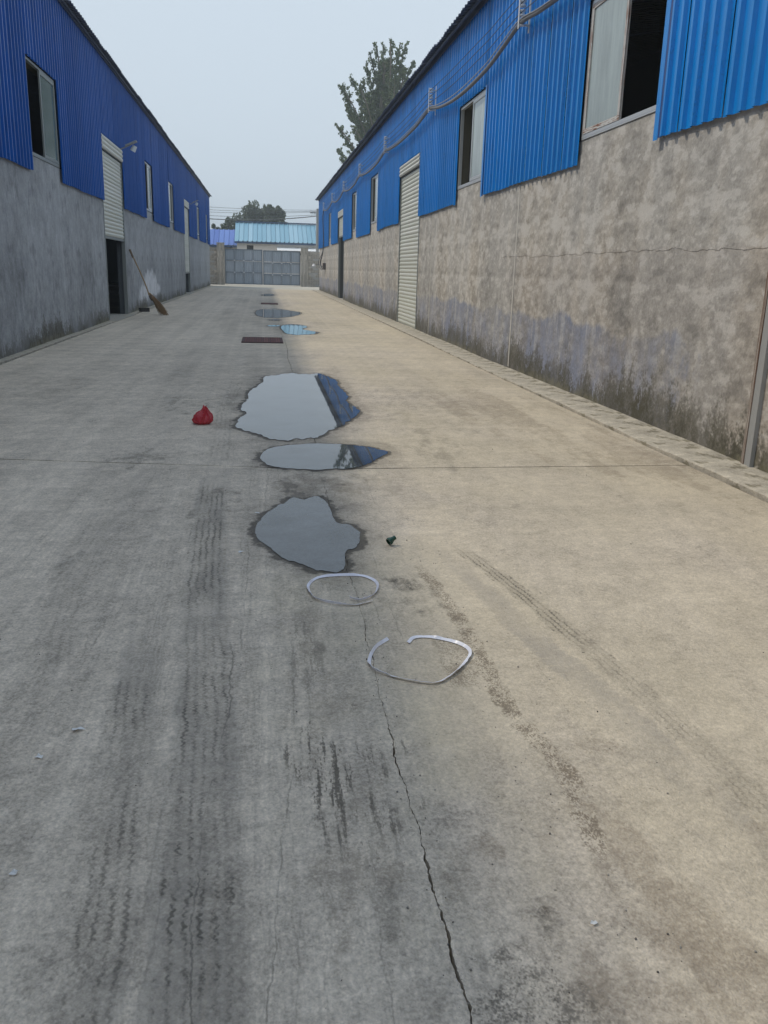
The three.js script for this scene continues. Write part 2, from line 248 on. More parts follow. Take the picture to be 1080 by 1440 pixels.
{ // bare earth and dust out to the horizon, under everything
  const g = new THREE.PlaneGeometry(1600, 1600); g.rotateX(-Math.PI / 2); g.translate(0, -0.1, -100);
  const t = colourTexture(512, 512, (i, j, o) => { const n = 1 + 0.1 * smp(FA, i / 512, j / 512) + 0.05 * smp(FG, i / 512, j / 512); o[0] = 0.30 * n; o[1] = 0.265 * n; o[2] = 0.20 * n; });
  t.wrapS = t.wrapT = THREE.RepeatWrapping; t.repeat.set(200, 200);
  single('ground', g, new THREE.MeshStandardMaterial({ map: t, roughness: 0.95 }), 'bare dusty earth stretching out beyond the concrete yard', 'ground', null, 'structure');
}
const yard = thing('concrete_yard', 'long grey concrete yard between the two blue sheds', 'pavement', [0, 0, 0], null, 'structure');
function slab(pts, mat, zone, thick = 0.1, y = 0) { // pts in (x, z)
  const g = new THREE.ExtrudeGeometry(new THREE.Shape(pts.map(([x, z]) => new THREE.Vector2(x, -z))), { depth: thick, bevelEnabled: false });
  g.rotateX(-Math.PI / 2); g.translate(0, y - thick, 0);
  const p = g.attributes.position, uv = g.attributes.uv;
  for (let i = 0; i < p.count; i++) uv.setXY(i, (p.getX(i) - zone.x0) / (zone.x1 - zone.x0), (zone.z0 - p.getZ(i)) / (zone.z0 - zone.z1));
  return part('concrete_slab', g, mat, yard);
}
const steps = (a, b, n) => Array.from({ length: n + 1 }, (_, i) => a + (b - a) * i / n);
const half = (z) => 0.0016 + 0.0009 * smp(FB, z * 0.4, 0.2) + 0.0009 * smp(FG, z * 0.8, 0.3) + 0.0012 * ss(-2.1, -1.5, z) - 0.0008 * ss(-2.2, -2.8, z), jg = (x) => 0.0095 + 0.002 * smp(FB, x * 0.5, 0.4);
const L1 = steps(-0.9, -6.533, 900), J1 = steps(APL, crackX(-6.53) - 0.003, 60), J2 = steps(crackX(-6.53) + 0.003, APR, 60);
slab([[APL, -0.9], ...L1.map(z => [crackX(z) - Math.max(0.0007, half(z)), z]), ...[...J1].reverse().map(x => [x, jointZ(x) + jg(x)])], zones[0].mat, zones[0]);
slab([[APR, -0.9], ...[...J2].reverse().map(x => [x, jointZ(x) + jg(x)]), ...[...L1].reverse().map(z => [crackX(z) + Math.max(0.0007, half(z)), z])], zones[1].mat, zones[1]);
const L2 = steps(-6.55, -26, 200);
slab([...J1.map(x => [x, jointZ(x) - jg(x)]), ...L2.map(z => [crackX(z) - Math.max(0.002, half(z)) - 0.001, z]), [APL, -26]], zones[2].mat, zones[2]);
slab([...[...J2].reverse().map(x => [x, jointZ(x) - jg(x)]), ...L2.map(z => [crackX(z) + Math.max(0.002, half(z)) + 0.001, z]), [APR, -26]], zones[2].mat, zones[2]);
slab([[APL, -26.006], [0.422, -26.006], [0.422, -64.3], [APL, -64.3]], zones[3].mat, zones[3]);
slab([[0.428, -26.006], [APR, -26.006], [APR, -64.3], [0.428, -64.3]], zones[3].mat, zones[3]);
slab([[APL, -0.89], [APL, 12], [APR, 12], [APR, -0.89]], zones[3].mat, zones[3]);
{ // paler dusty slab in front of the gate
  const t = colourTexture(256, 256, (i, j, o) => { const n = 1 + 0.06 * smp(FA, i / 256, j / 256) + 0.04 * smp(FG, i / 256, j / 256); o[0] = 0.48 * n; o[1] = 0.45 * n; o[2] = 0.39 * n; });
  slab([[-14, -64.32], [-14, -79], [14, -79], [14, -64.32], [XR - 0.01, -64.32], [XR - 0.01, -64.31], [XL + 0.01, -64.31], [XL + 0.01, -64.32]].map(([x, z]) => [x, z]), new THREE.MeshStandardMaterial({ map: t, roughness: 0.95 }), { x0: -14, x1: 14, z0: -64, z1: -80 });
}
{ // raised concrete strips at the foot of the walls, with broken edges
  const t = colourTexture(512, 512, (i, j, o) => { const u = i / 512, v = j / 512, n = 1 + 0.08 * smp(FA, u, v * 3) + 0.08 * smp(FG, u, v) + 0.1 * smp(FB, u, v * 2), m = ss(0.6, 1.6, smp(FA, u * 2 + 0.3, v * 2)); o[0] = mix(0.41, 0.22, m) * n; o[1] = mix(0.37, 0.195, m) * n; o[2] = mix(0.30, 0.14, m) * n; });
  t.wrapS = t.wrapT = THREE.RepeatWrapping;
  const mat = new THREE.MeshStandardMaterial({ map: t, roughness: 0.95, bumpMap: bumpGrain, bumpScale: 0.002 });
  const strip = (edge, wall, zs, y, sg) => {
    const P = [], U = []; const q = (a, b, c, d) => { for (const p of [a, b, c, a, c, d]) { P.push(...p); U.push((p[0] + p[1]) / 0.9, p[2] / 1.6); } };
    for (let i = 0; i + 1 < zs.length; i++) {
      const f = (z) => { const e = edge + sg * 0.022 * smp(FA, z * 0.05, 0.6 + edge) + sg * 0.006 * smp(FB, z * 0.2, 0.2), h = y * clamp(0.8 + 0.2 * smp(FA, z * 0.04, 0.9 + edge), 0.2, 1.3); return [[e - sg * 0.004, -0.1, z], [e, h * 0.75, z], [e + sg * 0.03, h, z], [mix(e, wall, 0.55), h + 0.003 * smp(FA, z * 0.12, 0.3), z], [wall, h + 0.008 + 0.003 * smp(FA, z * 0.1, 0.4), z]]; };
      const A = f(zs[i]), B = f(zs[i + 1]); for (let k = 0; k < 4; k++) q(A[k], B[k], B[k + 1], A[k + 1]);
    }
    const g = mergeVertices(quads(P, U), 1e-4); g.computeVertexNormals(); return g;
  };
  part('kerb_strip', strip(APR + 0.04, XR + 0.02, steps(2, -63.2, 900), 0.035, 1), mat, yard);
  part('kerb_strip', strip(APL - 0.035, XL - 0.02, steps(2, -70.2, 900), 0.018, -1), mat, yard);
}

// ---------------------------------------------------------------- puddles
{
  const bed = colourTexture(512, 512, (i, j, o) => { const u = i / 512, v = j / 512, n = 1 + 0.12 * smp(FA, u, v) + 0.1 * smp(FG, u, v) + 0.08 * smp(FB, u, v); o[0] = 0.085 * n; o[1] = 0.094 * n; o[2] = 0.10 * n; });
  bed.wrapS = bed.wrapT = THREE.RepeatWrapping;
  const water = new THREE.MeshPhysicalMaterial({ map: bed, roughness: 0.02, ior: 1.34, specularIntensity: 1 });
  for (const { label, poly } of puddleSpots) {
    const cx = poly.reduce((s, p) => s + p[0], 0) / poly.length, cz = poly.reduce((s, p) => s + p[1], 0) / poly.length;
    const g = new THREE.ShapeGeometry(new THREE.Shape(poly.map(([x, z]) => new THREE.Vector2(x - cx, -(z - cz))))); g.rotateX(-Math.PI / 2);
    const uv = g.attributes.uv, p = g.attributes.position; for (let i = 0; i < p.count; i++) uv.setXY(i, p.getX(i) / 0.9, p.getZ(i) / 0.9);
    const m = single('puddle', g, water, label, 'puddle', 'puddles down the middle of the yard', 'structure'); m.position.set(cx, 0.004, cz);
  }
}

// ---------------------------------------------------------------- the two sheds
function wallTexture(side, za, zb, H, W = 2048, Hp = 512) { // za < zb along the distance d = -z
  return colourTexture(W, Hp, (i, j, o) => {
    const d = za + (zb - za) * (i + 0.5) / W, y = H * (j + 0.5) / Hp;
    const a = smp(FA, d * 0.16, y * 0.22), b = smp(FB, d * 0.5, y * 0.38), c = smp(FG, d * 0.35, y * 0.35), s = smp(FB, d * 0.9 + 0.2, y * 0.07), blot = smp(FA, d * 0.75 + 0.4, y * 0.6), e = smp(FA, d * 0.3, y * 0.05);
    let R, G, B;
    if (side > 0) { // sunny wall: warm patchy render
      const f = smp(FB, d * 0.7 + 0.1, y * 1.25), f2 = smp(FA, d * 1.15 + 0.6, y * 2.1), l = 1 + 0.05 * a + 0.05 * b + 0.06 * c + 0.02 * s + 0.06 * f, lightp = ss(0.1, 1.8, f + 0.7 * f2 + 0.3 * a) * 0.55, darkp = ss(0.5, 2.1, -f2 - 0.4 * f + 0.5 * e) * 0.22, tan = clamp(0.45 + 0.3 * e + 0.2 * a);
      R = mix(0.405, 0.425, tan) * l; G = mix(0.383, 0.38, tan) * l; B = mix(0.352, 0.322, tan) * l;
      R = mix(R, 0.60, lightp); G = mix(G, 0.575, lightp); B = mix(B, 0.535, lightp); R *= 1 - darkp; G *= 1 - darkp; B *= 1 - darkp;
      const low = ss(1.80, 1.765, y + 0.02 * smp(FB, d * 0.3, 0.2)) * ss(14.5, 12.5, d + 0.7 * smp(FA, y * 0.3, d * 0.1)); R *= 1 - 0.06 * low; G *= 1 - 0.07 * low; B *= 1 - 0.07 * low;
      const band = ss(0.99, 0.88, y + 0.035 * smp(FB, d * 0.14, 0.35) + 0.05 * smp(FA, d * 0.3, y * 0.4)) * ss(7.3, 8.6, d + 0.3 * b) * clamp(0.78 + 0.22 * a + 0.12 * b), lt = ss(0.2, 1.4, s + 0.5 * blot) * 0.45;
      R = mix(R, mix(0.205, 0.42, lt) * l, band); G = mix(G, mix(0.222, 0.42, lt) * l, band); B = mix(B, mix(0.285, 0.43, lt) * l, band);
    } else { // other wall: grey cement render with pale runs
      const f = smp(FB, d * 0.8 + 0.1, y * 0.7), l = 1 + 0.07 * a + 0.06 * b + 0.05 * c + 0.02 * s + 0.05 * f, run = ss(0.5, 2.0, 0.6 * s + 0.6 * e + 0.5 * f) * 0.3;
      R = mix(0.325, 0.45, run) * l; G = mix(0.337, 0.465, run) * l; B = mix(0.35, 0.475, run) * l;
      const dk = ss(0.9, 2.0, blot + 0.3 * b) * 0.3; R *= 1 - dk; G *= 1 - dk; B *= 1 - dk;
      const w = Math.min(Math.hypot((d - 33.2) / 1.9, (y - 0.82) / 0.42), Math.hypot((d - 31.3) / 1.2, (y - 0.5) / 0.3), Math.hypot((d - 34.6) / 1.4, (y - 0.6) / 0.22)) + 0.12 * b + 0.1 * blot, lime = ss(1.25, 0.8, w) * clamp(0.88 + 0.15 * b);
      R = mix(R, 0.72, lime); G = mix(G, 0.73, lime); B = mix(B, 0.75, lime);
    }
    // mould and damp with a ragged upper edge
    const patch = side > 0 ? clamp(1.0 + 0.2 * e) : clamp(0.85 + 0.4 * a), top = (side > 0 ? 0.40 : 0.36) * (1 + 0.22 * smp(FA, d * 0.22, 0.1)) + 0.04 * smp(FB, d * 0.4, 0.6) + 0.03 * smp(FB, d * 1.3, y * 0.25);
    const m = ss(0.12, -0.2, y - top + 0.05 * c + 0.06 * b + 0.05 * smp(FB, d * 2.1, y * 1.7)) * patch * clamp(0.93 + 0.12 * b + 0.1 * c), gr = ss(0.14, 0.0, y + 0.05 * b) * ss(-0.2, 0.9, a);
    R = mix(R, 0.075, m); G = mix(G, 0.068, m); B = mix(B, 0.046, m);
    R = mix(R, 0.2, gr * 0.5); G = mix(G, 0.185, gr * 0.5); B = mix(B, 0.11, gr * 0.5);
    o[0] = R; o[1] = G; o[2] = B;
  });
}
const fadeTex = colourTexture(256, 512, (i, j, o) => { const u = i / 256, v = j / 512, n = 1 - 0.05 * Math.abs(smp(FB, u * 2, v * 0.15)) - 0.04 * Math.abs(smp(FA, u, v)) - 0.16 * ss(1.5, 2.4, smp(FG, u, v) * 0.6 + smp(FB, u * 1.5, v * 0.3)); o[0] = o[1] = o[2] = clamp(n) * 0.97; });
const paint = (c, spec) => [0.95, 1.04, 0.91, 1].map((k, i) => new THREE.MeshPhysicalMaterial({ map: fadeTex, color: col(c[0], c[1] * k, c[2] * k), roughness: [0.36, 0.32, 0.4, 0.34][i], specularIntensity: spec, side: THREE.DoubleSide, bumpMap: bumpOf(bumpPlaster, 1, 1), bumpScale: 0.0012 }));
const brightBlue = paint([0.005, 0.25, 0.72], 0.8), deepBlue = paint([0.003, 0.085, 0.37], 0.4);   // brighter blue for one shed, deeper for the other
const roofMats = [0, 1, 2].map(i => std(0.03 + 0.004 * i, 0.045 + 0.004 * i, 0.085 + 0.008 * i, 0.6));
const alu = std(0.62, 0.63, 0.62, 0.42, 0.55), aluDull = std(0.26, 0.28, 0.27, 0.5, 0.4), steelDark = std(0.09, 0.10, 0.11, 0.6, 0.3), interior = std(0.14, 0.14, 0.14, 0.95);
const rustTex = colourTexture(256, 256, (i, j, o) => { const u = i / 256, v = j / 256, m = ss(0.3, 0.9, smp(FB, u, v) + 0.4 * smp(FA, u * 2, v * 2)); o[0] = mix(0.56, 0.20, m); o[1] = mix(0.55, 0.085, m); o[2] = mix(0.53, 0.045, m); });
const rusty = new THREE.MeshStandardMaterial({ map: rustTex, roughness: 0.7 });
const rustStrip = new THREE.MeshStandardMaterial({ map: colourTexture(128, 512, (i, j, o) => { const u = i / 128, v = j / 512, m = ss(-0.9, 0.6, smp(FB, u, v) + 0.5 * smp(FA, u, v)); o[0] = mix(0.36, 0.13, m); o[1] = mix(0.33, 0.06, m); o[2] = mix(0.29, 0.03, m); }), roughness: 0.9 });
const dustTex = colourTexture(256, 256, (i, j, o) => { const u = i / 256, v = j / 256, n = clamp(0.86 + 0.05 * smp(FA, u, v * 0.5) + 0.04 * smp(FB, u * 2, v * 0.3) - 0.12 * ss(1.7, 2.4, smp(FG, u, v))); o[0] = n; o[1] = n; o[2] = n * 0.98; });
const glass = new THREE.MeshPhysicalMaterial({ map: dustTex, color: col(0.50, 0.58, 0.58), roughness: 0.16, transmission: 0.3, thickness: 0, ior: 1.5, side: THREE.DoubleSide, bumpMap: bumpOf(bumpPlaster, 1, 1), bumpScale: 0.0004 });
const glassDark = new THREE.MeshPhysicalMaterial({ color: col(0.13, 0.20, 0.20), roughness: 0.1, transmission: 0.3, thickness: 0, ior: 1.5, side: THREE.DoubleSide });
const slatMats = [0, 1, 2].map(i => std([0.56, 0.53, 0.585][i], [0.57, 0.54, 0.59][i], [0.50, 0.47, 0.53][i], 0.5, 0.1));

const PITCH = 0.21, SHEET = 0.84;
function ribBreaks(a, b) { const l = [a]; for (let k = Math.floor(a / PITCH) - 1; k * PITCH < b + PITCH; k++) for (const f of [0.085, 0.108, 0.147, 0.17]) { const z = k * PITCH + f; if (z > a + 1e-4 && z < b - 1e-4) l.push(z); } l.push(b); return l; }
function ribHeight(z, h = 0.034) { const f = ((z % PITCH) + PITCH) % PITCH; return f < 0.085 || f > 0.17 ? 0 : f < 0.108 ? h * (f - 0.085) / 0.023 : f < 0.147 ? h : h * (0.17 - f) / 0.023; }
function claddingSheet(X, s, a, b, y0, y1) { // a < b in z; the edge nearer b laps over its neighbour
  const zs = ribBreaks(a, b), P = [], U = [], lap = 0.008, tilt = rr(-0.0015, 0.0015);
  for (let i = 0; i + 1 < zs.length; i++) {
    const f = (z) => X + s * (0.032 + ribHeight(z) + lap * (z - a) / (b - a) + tilt), p = [[f(zs[i]), y0, zs[i]], [f(zs[i + 1]), y0, zs[i + 1]], [f(zs[i + 1]), y1, zs[i + 1]], [f(zs[i]), y1, zs[i]]];
    quad(P, ...p); for (const k of [0, 1, 2, 0, 2, 3]) U.push(p[k][2] / 1.3, p[k][1] / 2.6);
  }
  return quads(P, U);
}
function arcSlat(len, h, depth) { // a curved shutter slat along z
  const n = 5, P = []; for (let i = 0; i < n; i++) { const p = (t) => [depth * Math.sin(Math.PI * (0.08 + 0.84 * t)), h * t]; const [x0, y0] = p(i / n), [x1, y1] = p((i + 1) / n); quad(P, [x0, y0, -len / 2], [x0, y0, len / 2], [x1, y1, len / 2], [x1, y1, -len / 2]); }
  const [x0] = [depth * Math.sin(Math.PI * 0.08)]; quad(P, [x0, 0, -len / 2], [x0, 0, len / 2], [-Math.sign(depth) * 0.006, 0.006, len / 2], [-Math.sign(depth) * 0.006, 0.006, -len / 2]); quad(P, [x0, h, -len / 2], [x0, h, len / 2], [-Math.sign(depth) * 0.006, h - 0.006, len / 2], [-Math.sign(depth) * 0.006, h - 0.006, -len / 2]);
  return quads(P);
}
function shed({ label, s, X, blues, near, far, sheetBottom, sill, eave, over, depth, openings, tex, splits }) {
  const root = thing('warehouse', label, 'warehouse', [X, 0, (near + far) / 2]);
  const inX = (d) => X - s * d;                        // d metres into the building
  // masonry up to the sills, broken at the doors
  const doors = openings.filter(o => o.door).sort((a, b) => b.z1 - a.z1);
  let z = near; const runs = []; for (const o of doors) { runs.push([z, o.z1]); z = o.z0; } runs.push([z, far]);
  runs.forEach(([a, b], n) => {
    const g = new THREE.ExtrudeGeometry(new THREE.Shape([[-a, -0.1], [-b, -0.1], [-b, sill - 0.004], [-a, sill - 0.004]].map(p => new THREE.Vector2(...p))), { depth: 0.24, bevelEnabled: false });
    g.rotateY(Math.PI / 2); g.translate(s > 0 ? X - 0.24 : X, 0, 0);
    const t = tex[n < 1 ? 0 : 1], p = g.attributes.position, uv = g.attributes.uv; for (let i = 0; i < p.count; i++) uv.setXY(i, (-p.getZ(i) - t.za) / (t.zb - t.za), p.getY(i) / sill);
    part('masonry_wall', g, t.mat, root);
  });
  // shell that keeps the inside dark
  const y2 = eave, ridge = eave + 0.18 * depth / 2;
  part('back_wall', box(inX(depth), inX(depth + 0.2), -0.1, y2 + 0.09, near, far), interior, root);
  for (const e of [near, far]) { const t = e === near ? -0.2 : 0.2; const g = new THREE.ExtrudeGeometry(new THREE.Shape([[0.26, -0.1], [depth - 0.01, -0.1], [depth - 0.01, y2 + 0.03], [depth / 2, ridge + 0.03], [0.1, y2 + 0.03], [0.1, sill], [0.26, sill]].map(([d, y]) => new THREE.Vector2(inX(d), y))), { depth: 0.18, bevelEnabled: false }); g.translate(0, 0, e === near ? near - 0.2 : far + 0.02); part('end_wall', g, interior, root); }
  { const P = []; const xm = inX(depth / 2), xb = inX(depth + 0.4); quad(P, [xm + s * 0.15, ridge + 0.12, near], [xm + s * 0.15, ridge + 0.12, far], [xb, y2 - 0.07, far], [xb, y2 - 0.07, near]); part('rear_roof', quads(P), roofMats[0], root); }
  // roof sheets, ribs running down the slope, ends uneven at the eave
  for (let a = far - 0.35; a < near; a += SHEET) {
    const b = Math.min(near, a + SHEET), zs = ribBreaks(a, b), P = [], ov = over + rr(-0.02, 0.02), dy = rr(-0.006, 0.006);
    for (let i = 0; i + 1 < zs.length; i++) { const f = (z, d) => [inX(d), eave + 0.035 + 0.18 * d + dy * (d < 0 ? 1 : 0) + ribHeight(z, 0.04), z], m = depth / 2; quad(P, f(zs[i], -ov), f(zs[i + 1], -ov), f(zs[i + 1], m), f(zs[i], m)); }
    part('roof_sheet', quads(P), roofMats[(rnd() * 3) | 0], root);
  }
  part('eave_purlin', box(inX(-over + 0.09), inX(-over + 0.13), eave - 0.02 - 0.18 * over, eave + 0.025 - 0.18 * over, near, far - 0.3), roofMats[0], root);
  part('eave_shade_strip', box(inX(-0.072), inX(-0.10), eave - 0.085, eave + 0.02, near, far - 0.3), roofMats[0], root);  // dark strip added at the wall top, carrying the soffit shade in its colour
  // wall sheets cut round the openings
  const k0 = Math.floor(far / SHEET), k1 = Math.ceil(near / SHEET);
  for (let k = k0; k < k1; k++) {
    const a = Math.max(far, k * SHEET), b = Math.min(near, (k + 1) * SHEET), cuts = [a, b]; if (b > 4) continue;
    for (const o of openings) for (const e of [o.z0, o.z1]) if (e > a && e < b) cuts.push(e);
    cuts.sort((p, q) => p - q);
    for (let i = 0; i + 1 < cuts.length; i++) {
      if (cuts[i + 1] - cuts[i] < 0.03) continue;
      const mid = (cuts[i] + cuts[i + 1]) / 2, o = openings.find(o => mid > o.z0 && mid < o.z1), y0 = o ? o.y1 + 0.012 : sheetBottom + rr(-0.012, 0.012) + (splits && splits(mid) || 0);
      part('cladding_sheet', claddingSheet(X, s, cuts[i], cuts[i + 1], y0, eave + 0.036 + rr(0, 0.01)), blues[(rnd() * 4) | 0], root);
    }
  }
  part('cladding_sheet', box(inX(0), inX(-0.05), sheetBottom, eave, 4, near), blues[0], root);
  part('corner_flashing', merge([box(inX(-0.035), inX(-0.075), sheetBottom - 0.01, eave - 0.02, far - 0.02, far + 0.11), box(inX(-0.075), inX(0.12), sheetBottom - 0.01, eave - 0.02, far - 0.035, far - 0.022)]), blues[1], root);
  for (const o of openings) {
    const w = o.z1 - o.z0, zc = (o.z0 + o.z1) / 2;
    if (!o.door) {
      const t = 0.04, xa = inX(0.05), xb = inX(-0.012);
      const fr = part('window', merge([box(xa, xb, o.y0, o.y0 + t, o.z0, o.z1), box(xa, xb, o.y1 - t, o.y1, o.z0, o.z1), box(xa, xb, o.y0 + t, o.y1 - t, o.z0, o.z0 + t), box(xa, xb, o.y0 + t, o.y1 - t, o.z1 - t, o.z1)]), o.dull ? aluDull : alu, root);
      part('sill', box(inX(0.2), inX(-0.012), o.y0 - 0.018, o.y0 - 0.002, o.z0 + 0.005, o.z1 - 0.005), o.dull ? aluDull : alu, root, fr);
      const pm = o.dull ? glassDark : glass, sash = (p0, p1, xo, rust) => { // a sliding sash and its pane
        const q = 0.055, x0 = inX(0.005 + xo), x1 = inX(0.035 + xo), ya = o.y0 + t + 0.004, yb = o.y1 - t - 0.004, m = rust ? rusty : (o.dull ? aluDull : alu);
        part('sash_frame', merge([box(x0, x1, ya, ya + q, p0, p1), box(x0, x1, yb - q, yb, p0, p1), box(x0, x1, ya + q, yb - q, p0, p0 + q), box(x0, x1, ya + q, yb - q, p1 - q, p1)]), m, root, fr);
        part('pane', box(inX(0.018 + xo), inX(0.023 + xo), ya + q - 0.01, yb - q + 0.01, p0 + q - 0.01, p1 - q + 0.01), pm, root, fr);
      };
      const [p0, p1] = o.pane === 'far' ? [o.z0 + t + 0.004, zc + 0.04] : [zc - 0.04, o.z1 - t - 0.004];
      sash(p0, p1, -0.022, o.rust);
      // reveal boards round the hole
      part('reveal', merge([box(inX(0.055), inX(0.2), o.y1 - 0.02, o.y1, o.z0, o.z1), box(inX(0.055), inX(0.2), o.y0, o.y1 - 0.022, o.z0, o.z0 + 0.02), box(inX(0.055), inX(0.2), o.y0, o.y1 - 0.022, o.z1 - 0.02, o.z1)]), std(0.10, 0.09, 0.06, 0.9), root, fr);
      if (s < 0) part('jamb_trim', box(inX(-0.066), inX(-0.07), sheetBottom - 0.02, o.y1 + 0.01, o.z1 + 0.002, o.z1 + 0.1), blues[1], root);
    } else {
      const rail = 0.07, hb = o.y1 - o.box, sl = 0.1;
      const fr = part('roller_shutter', box(inX(0.03), inX(0.2), o.box + 0.008, o.y1 - 0.008, o.z0 + 0.016, o.z1 - 0.016), steelDark, root);
      part('guide_rail', box(inX(-0.012), inX(0.09), 0.02, o.box - 0.014, o.z0 - 0.012, o.z0 + rail), aluDull, root, fr); part('guide_rail', box(inX(-0.012), inX(0.09), 0.02, o.box - 0.014, o.z1 - rail, o.z1 + 0.012), aluDull, root, fr);
      const hg = arcSlat(w - 0.02, hb / 3, 0.035 * s), g = arcSlat(w - 2 * rail + 0.03, sl, 0.024 * s);
      for (let i = 0; i < 3; i++) piece('housing_slat', hg, slatMats[2], fr, inX(-0.035) - root.position.x, o.box + i * hb / 3, zc - root.position.z);
      part('housing', merge([box(inX(-0.03), inX(0.2), o.box - 0.012, o.box + 0.004, o.z0, o.z1), box(inX(-0.03), inX(0.2), o.y1 - 0.004, o.y1 + 0.008, o.z0, o.z1), box(inX(-0.03), inX(0.2), o.box + 0.006, o.y1 - 0.006, o.z0, o.z0 + 0.012), box(inX(-0.03), inX(0.2), o.box + 0.006, o.y1 - 0.006, o.z1 - 0.012, o.z1)]), steelDark, root, fr);
      for (let y = o.box - 0.02 - sl; y > o.open - 0.02; y -= sl) piece('slat', g, slatMats[(rnd() * 3) | 0], fr, inX(0.03) - root.position.x + rr(-0.002, 0.002), y, zc - root.position.z);
      part('bottom_bar', box(inX(0.015), inX(0.05), o.open - 0.05 + (o.open > 0.5 ? 0 : 0.06), o.open + 0.015 + (o.open > 0.5 ? 0 : 0.04), o.z0 + rail, o.z1 - rail), aluDull, root, fr);
      if (o.open > 0.5) for (const [a, b] of [[o.z0 - 0.02, o.z0 + 0.03], [o.z1 - 0.03, o.z1 + 0.02]]) part('door_jamb', box(inX(0.1), inX(0.24), 0.02, o.y1 - 0.4, a, b), steelDark, root, fr);
      if (o.open > 0.5) part('threshold', box(inX(-0.2), inX(depth - 0.1), -0.08, 0.022, o.z0 + 0.01, o.z1 - 0.01), std(0.36, 0.34, 0.3, 0.95), root, fr);
    }
  }
  return root;
}
const mkTex = (side, za, zb, H) => { const t = wallTexture(side, za, zb, H); return { za, zb, mat: new THREE.MeshStandardMaterial({ map: t, roughness: 0.93, bumpMap: bumpOf(bumpPlaster, (zb - za) / 1.7, H / 1.7), bumpScale: 0.006 }) }; };
const right = shed({
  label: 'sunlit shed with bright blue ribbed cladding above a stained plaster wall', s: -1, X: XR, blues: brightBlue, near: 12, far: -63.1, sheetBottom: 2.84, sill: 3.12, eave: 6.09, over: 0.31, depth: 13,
  openings: [{ z0: -11.12, z1: -8.86, y0: 3.14, y1: 4.66, pane: 'far', rust: true }, { z0: -18.26, z1: -16.05, y0: 3.14, y1: 4.64, pane: 'near' }, { z0: -33.0, z1: -30.78, y0: 3.14, y1: 4.68, pane: 'near' }, { z0: -39.8, z1: -37.75, y0: 3.14, y1: 4.66, pane: 'near' }, { z0: -53.8, z1: -51.8, y0: 3.14, y1: 4.62, pane: 'near' },
    { door: true, z0: -25.95, z1: -22.66, y1: 4.35, box: 4.07, open: 0 }, { door: true, z0: -47.1, z1: -44.0, y1: 4.35, box: 4.04, open: 3.12 }],
  tex: [mkTex(1, 3.5, 23.5, 3.12), mkTex(1, 25, 63.5, 3.12)], splits: (z) => z > -31 && z < -26 ? -0.06 * (z < -29.9 ? 1 : 0) : z < -33 && z > -38 ? -0.05 : 0,
});
const left = shed({
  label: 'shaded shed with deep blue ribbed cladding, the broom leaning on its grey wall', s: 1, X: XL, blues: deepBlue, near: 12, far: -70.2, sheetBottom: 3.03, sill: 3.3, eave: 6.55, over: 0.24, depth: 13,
  openings: [{ z0: -19.27, z1: -16.93, y0: 3.32, y1: 4.9, pane: 'far', dull: true }, { z0: -34.5, z1: -32.5, y0: 3.34, y1: 4.92, pane: 'far' }, { z0: -42.4, z1: -40.2, y0: 3.34, y1: 4.95, pane: 'near' }, { z0: -59.0, z1: -56.8, y0: 3.36, y1: 4.98, pane: 'near' }, { z0: -67.4, z1: -65.6, y0: 3.36, y1: 5.0, pane: 'near' },
    { door: true, z0: -27.5, z1: -24.1, y1: 4.63, box: 4.3, open: 2.16 }, { door: true, z0: -51.0, z1: -47.9, y1: 4.78, box: 4.44, open: 1.1 }],
  tex: [mkTex(-1, 8, 24.5, 3.3), mkTex(-1, 27, 70.5, 3.3)],
});
{ // on the sunny wall: upper coat of render with a ragged lower edge, a steel channel, a thin conduit
  const t = right.children.find(c => c.name === 'masonry_wall').material, pts = [];
  for (let d = 6.62; d <= 14.6; d += 0.035) pts.push([d, 1.775 + 0.007 * smp(FA, d * 0.2, 0.4) + 0.008 * smp(FB, d * 0.6, 0.15) - 0.016 * Math.abs(Math.sin(d * 7 + 2 * smp(FA, d * 0.3, 0.2)))]);
  const g = new THREE.ExtrudeGeometry(new THREE.Shape([...pts, [14.6, 2.95], [6.62, 2.95]].map(p => new THREE.Vector2(...p))), { depth: 0.004, bevelEnabled: false });
  g.rotateY(Math.PI / 2); g.translate(XR - 0.004, 0, 0);
  const p = g.attributes.position, uv = g.attributes.uv; for (let i = 0; i < p.count; i++) uv.setXY(i, (-p.getZ(i) - 3.5) / 20, p.getY(i) / 3.12);
  part('render_coat', g, t, right);
  const ch = part('steel_channel', merge([box(XR - 0.02, XR + 0.05, 0.02, 3.05, -6.50, -6.43), box(XR - 0.035, XR + 0.05, 0.02, 3.05, -6.425, -6.39)]), std(0.36, 0.36, 0.35, 0.7, 0.2), right);
  part('rusted_edge', merge([box(XR - 0.026, XR + 0.04, 0.02, 3.05, -6.54, -6.502), box(XR - 0.012, XR + 0.04, 0.02, 3.05, -6.432, -6.424)]), rustStrip, right, ch);
  part('joint_strip', box(XR - 0.008, XR + 0.01, 0.05, 2.83, -13.765, -13.72), std(0.56, 0.53, 0.48, 0.9), right);
  part('joint_strip', box(XR - 0.004, XR + 0.01, 0.05, 2.83, -20.92, -20.88), std(0.5, 0.47, 0.42, 0.9), right);
}

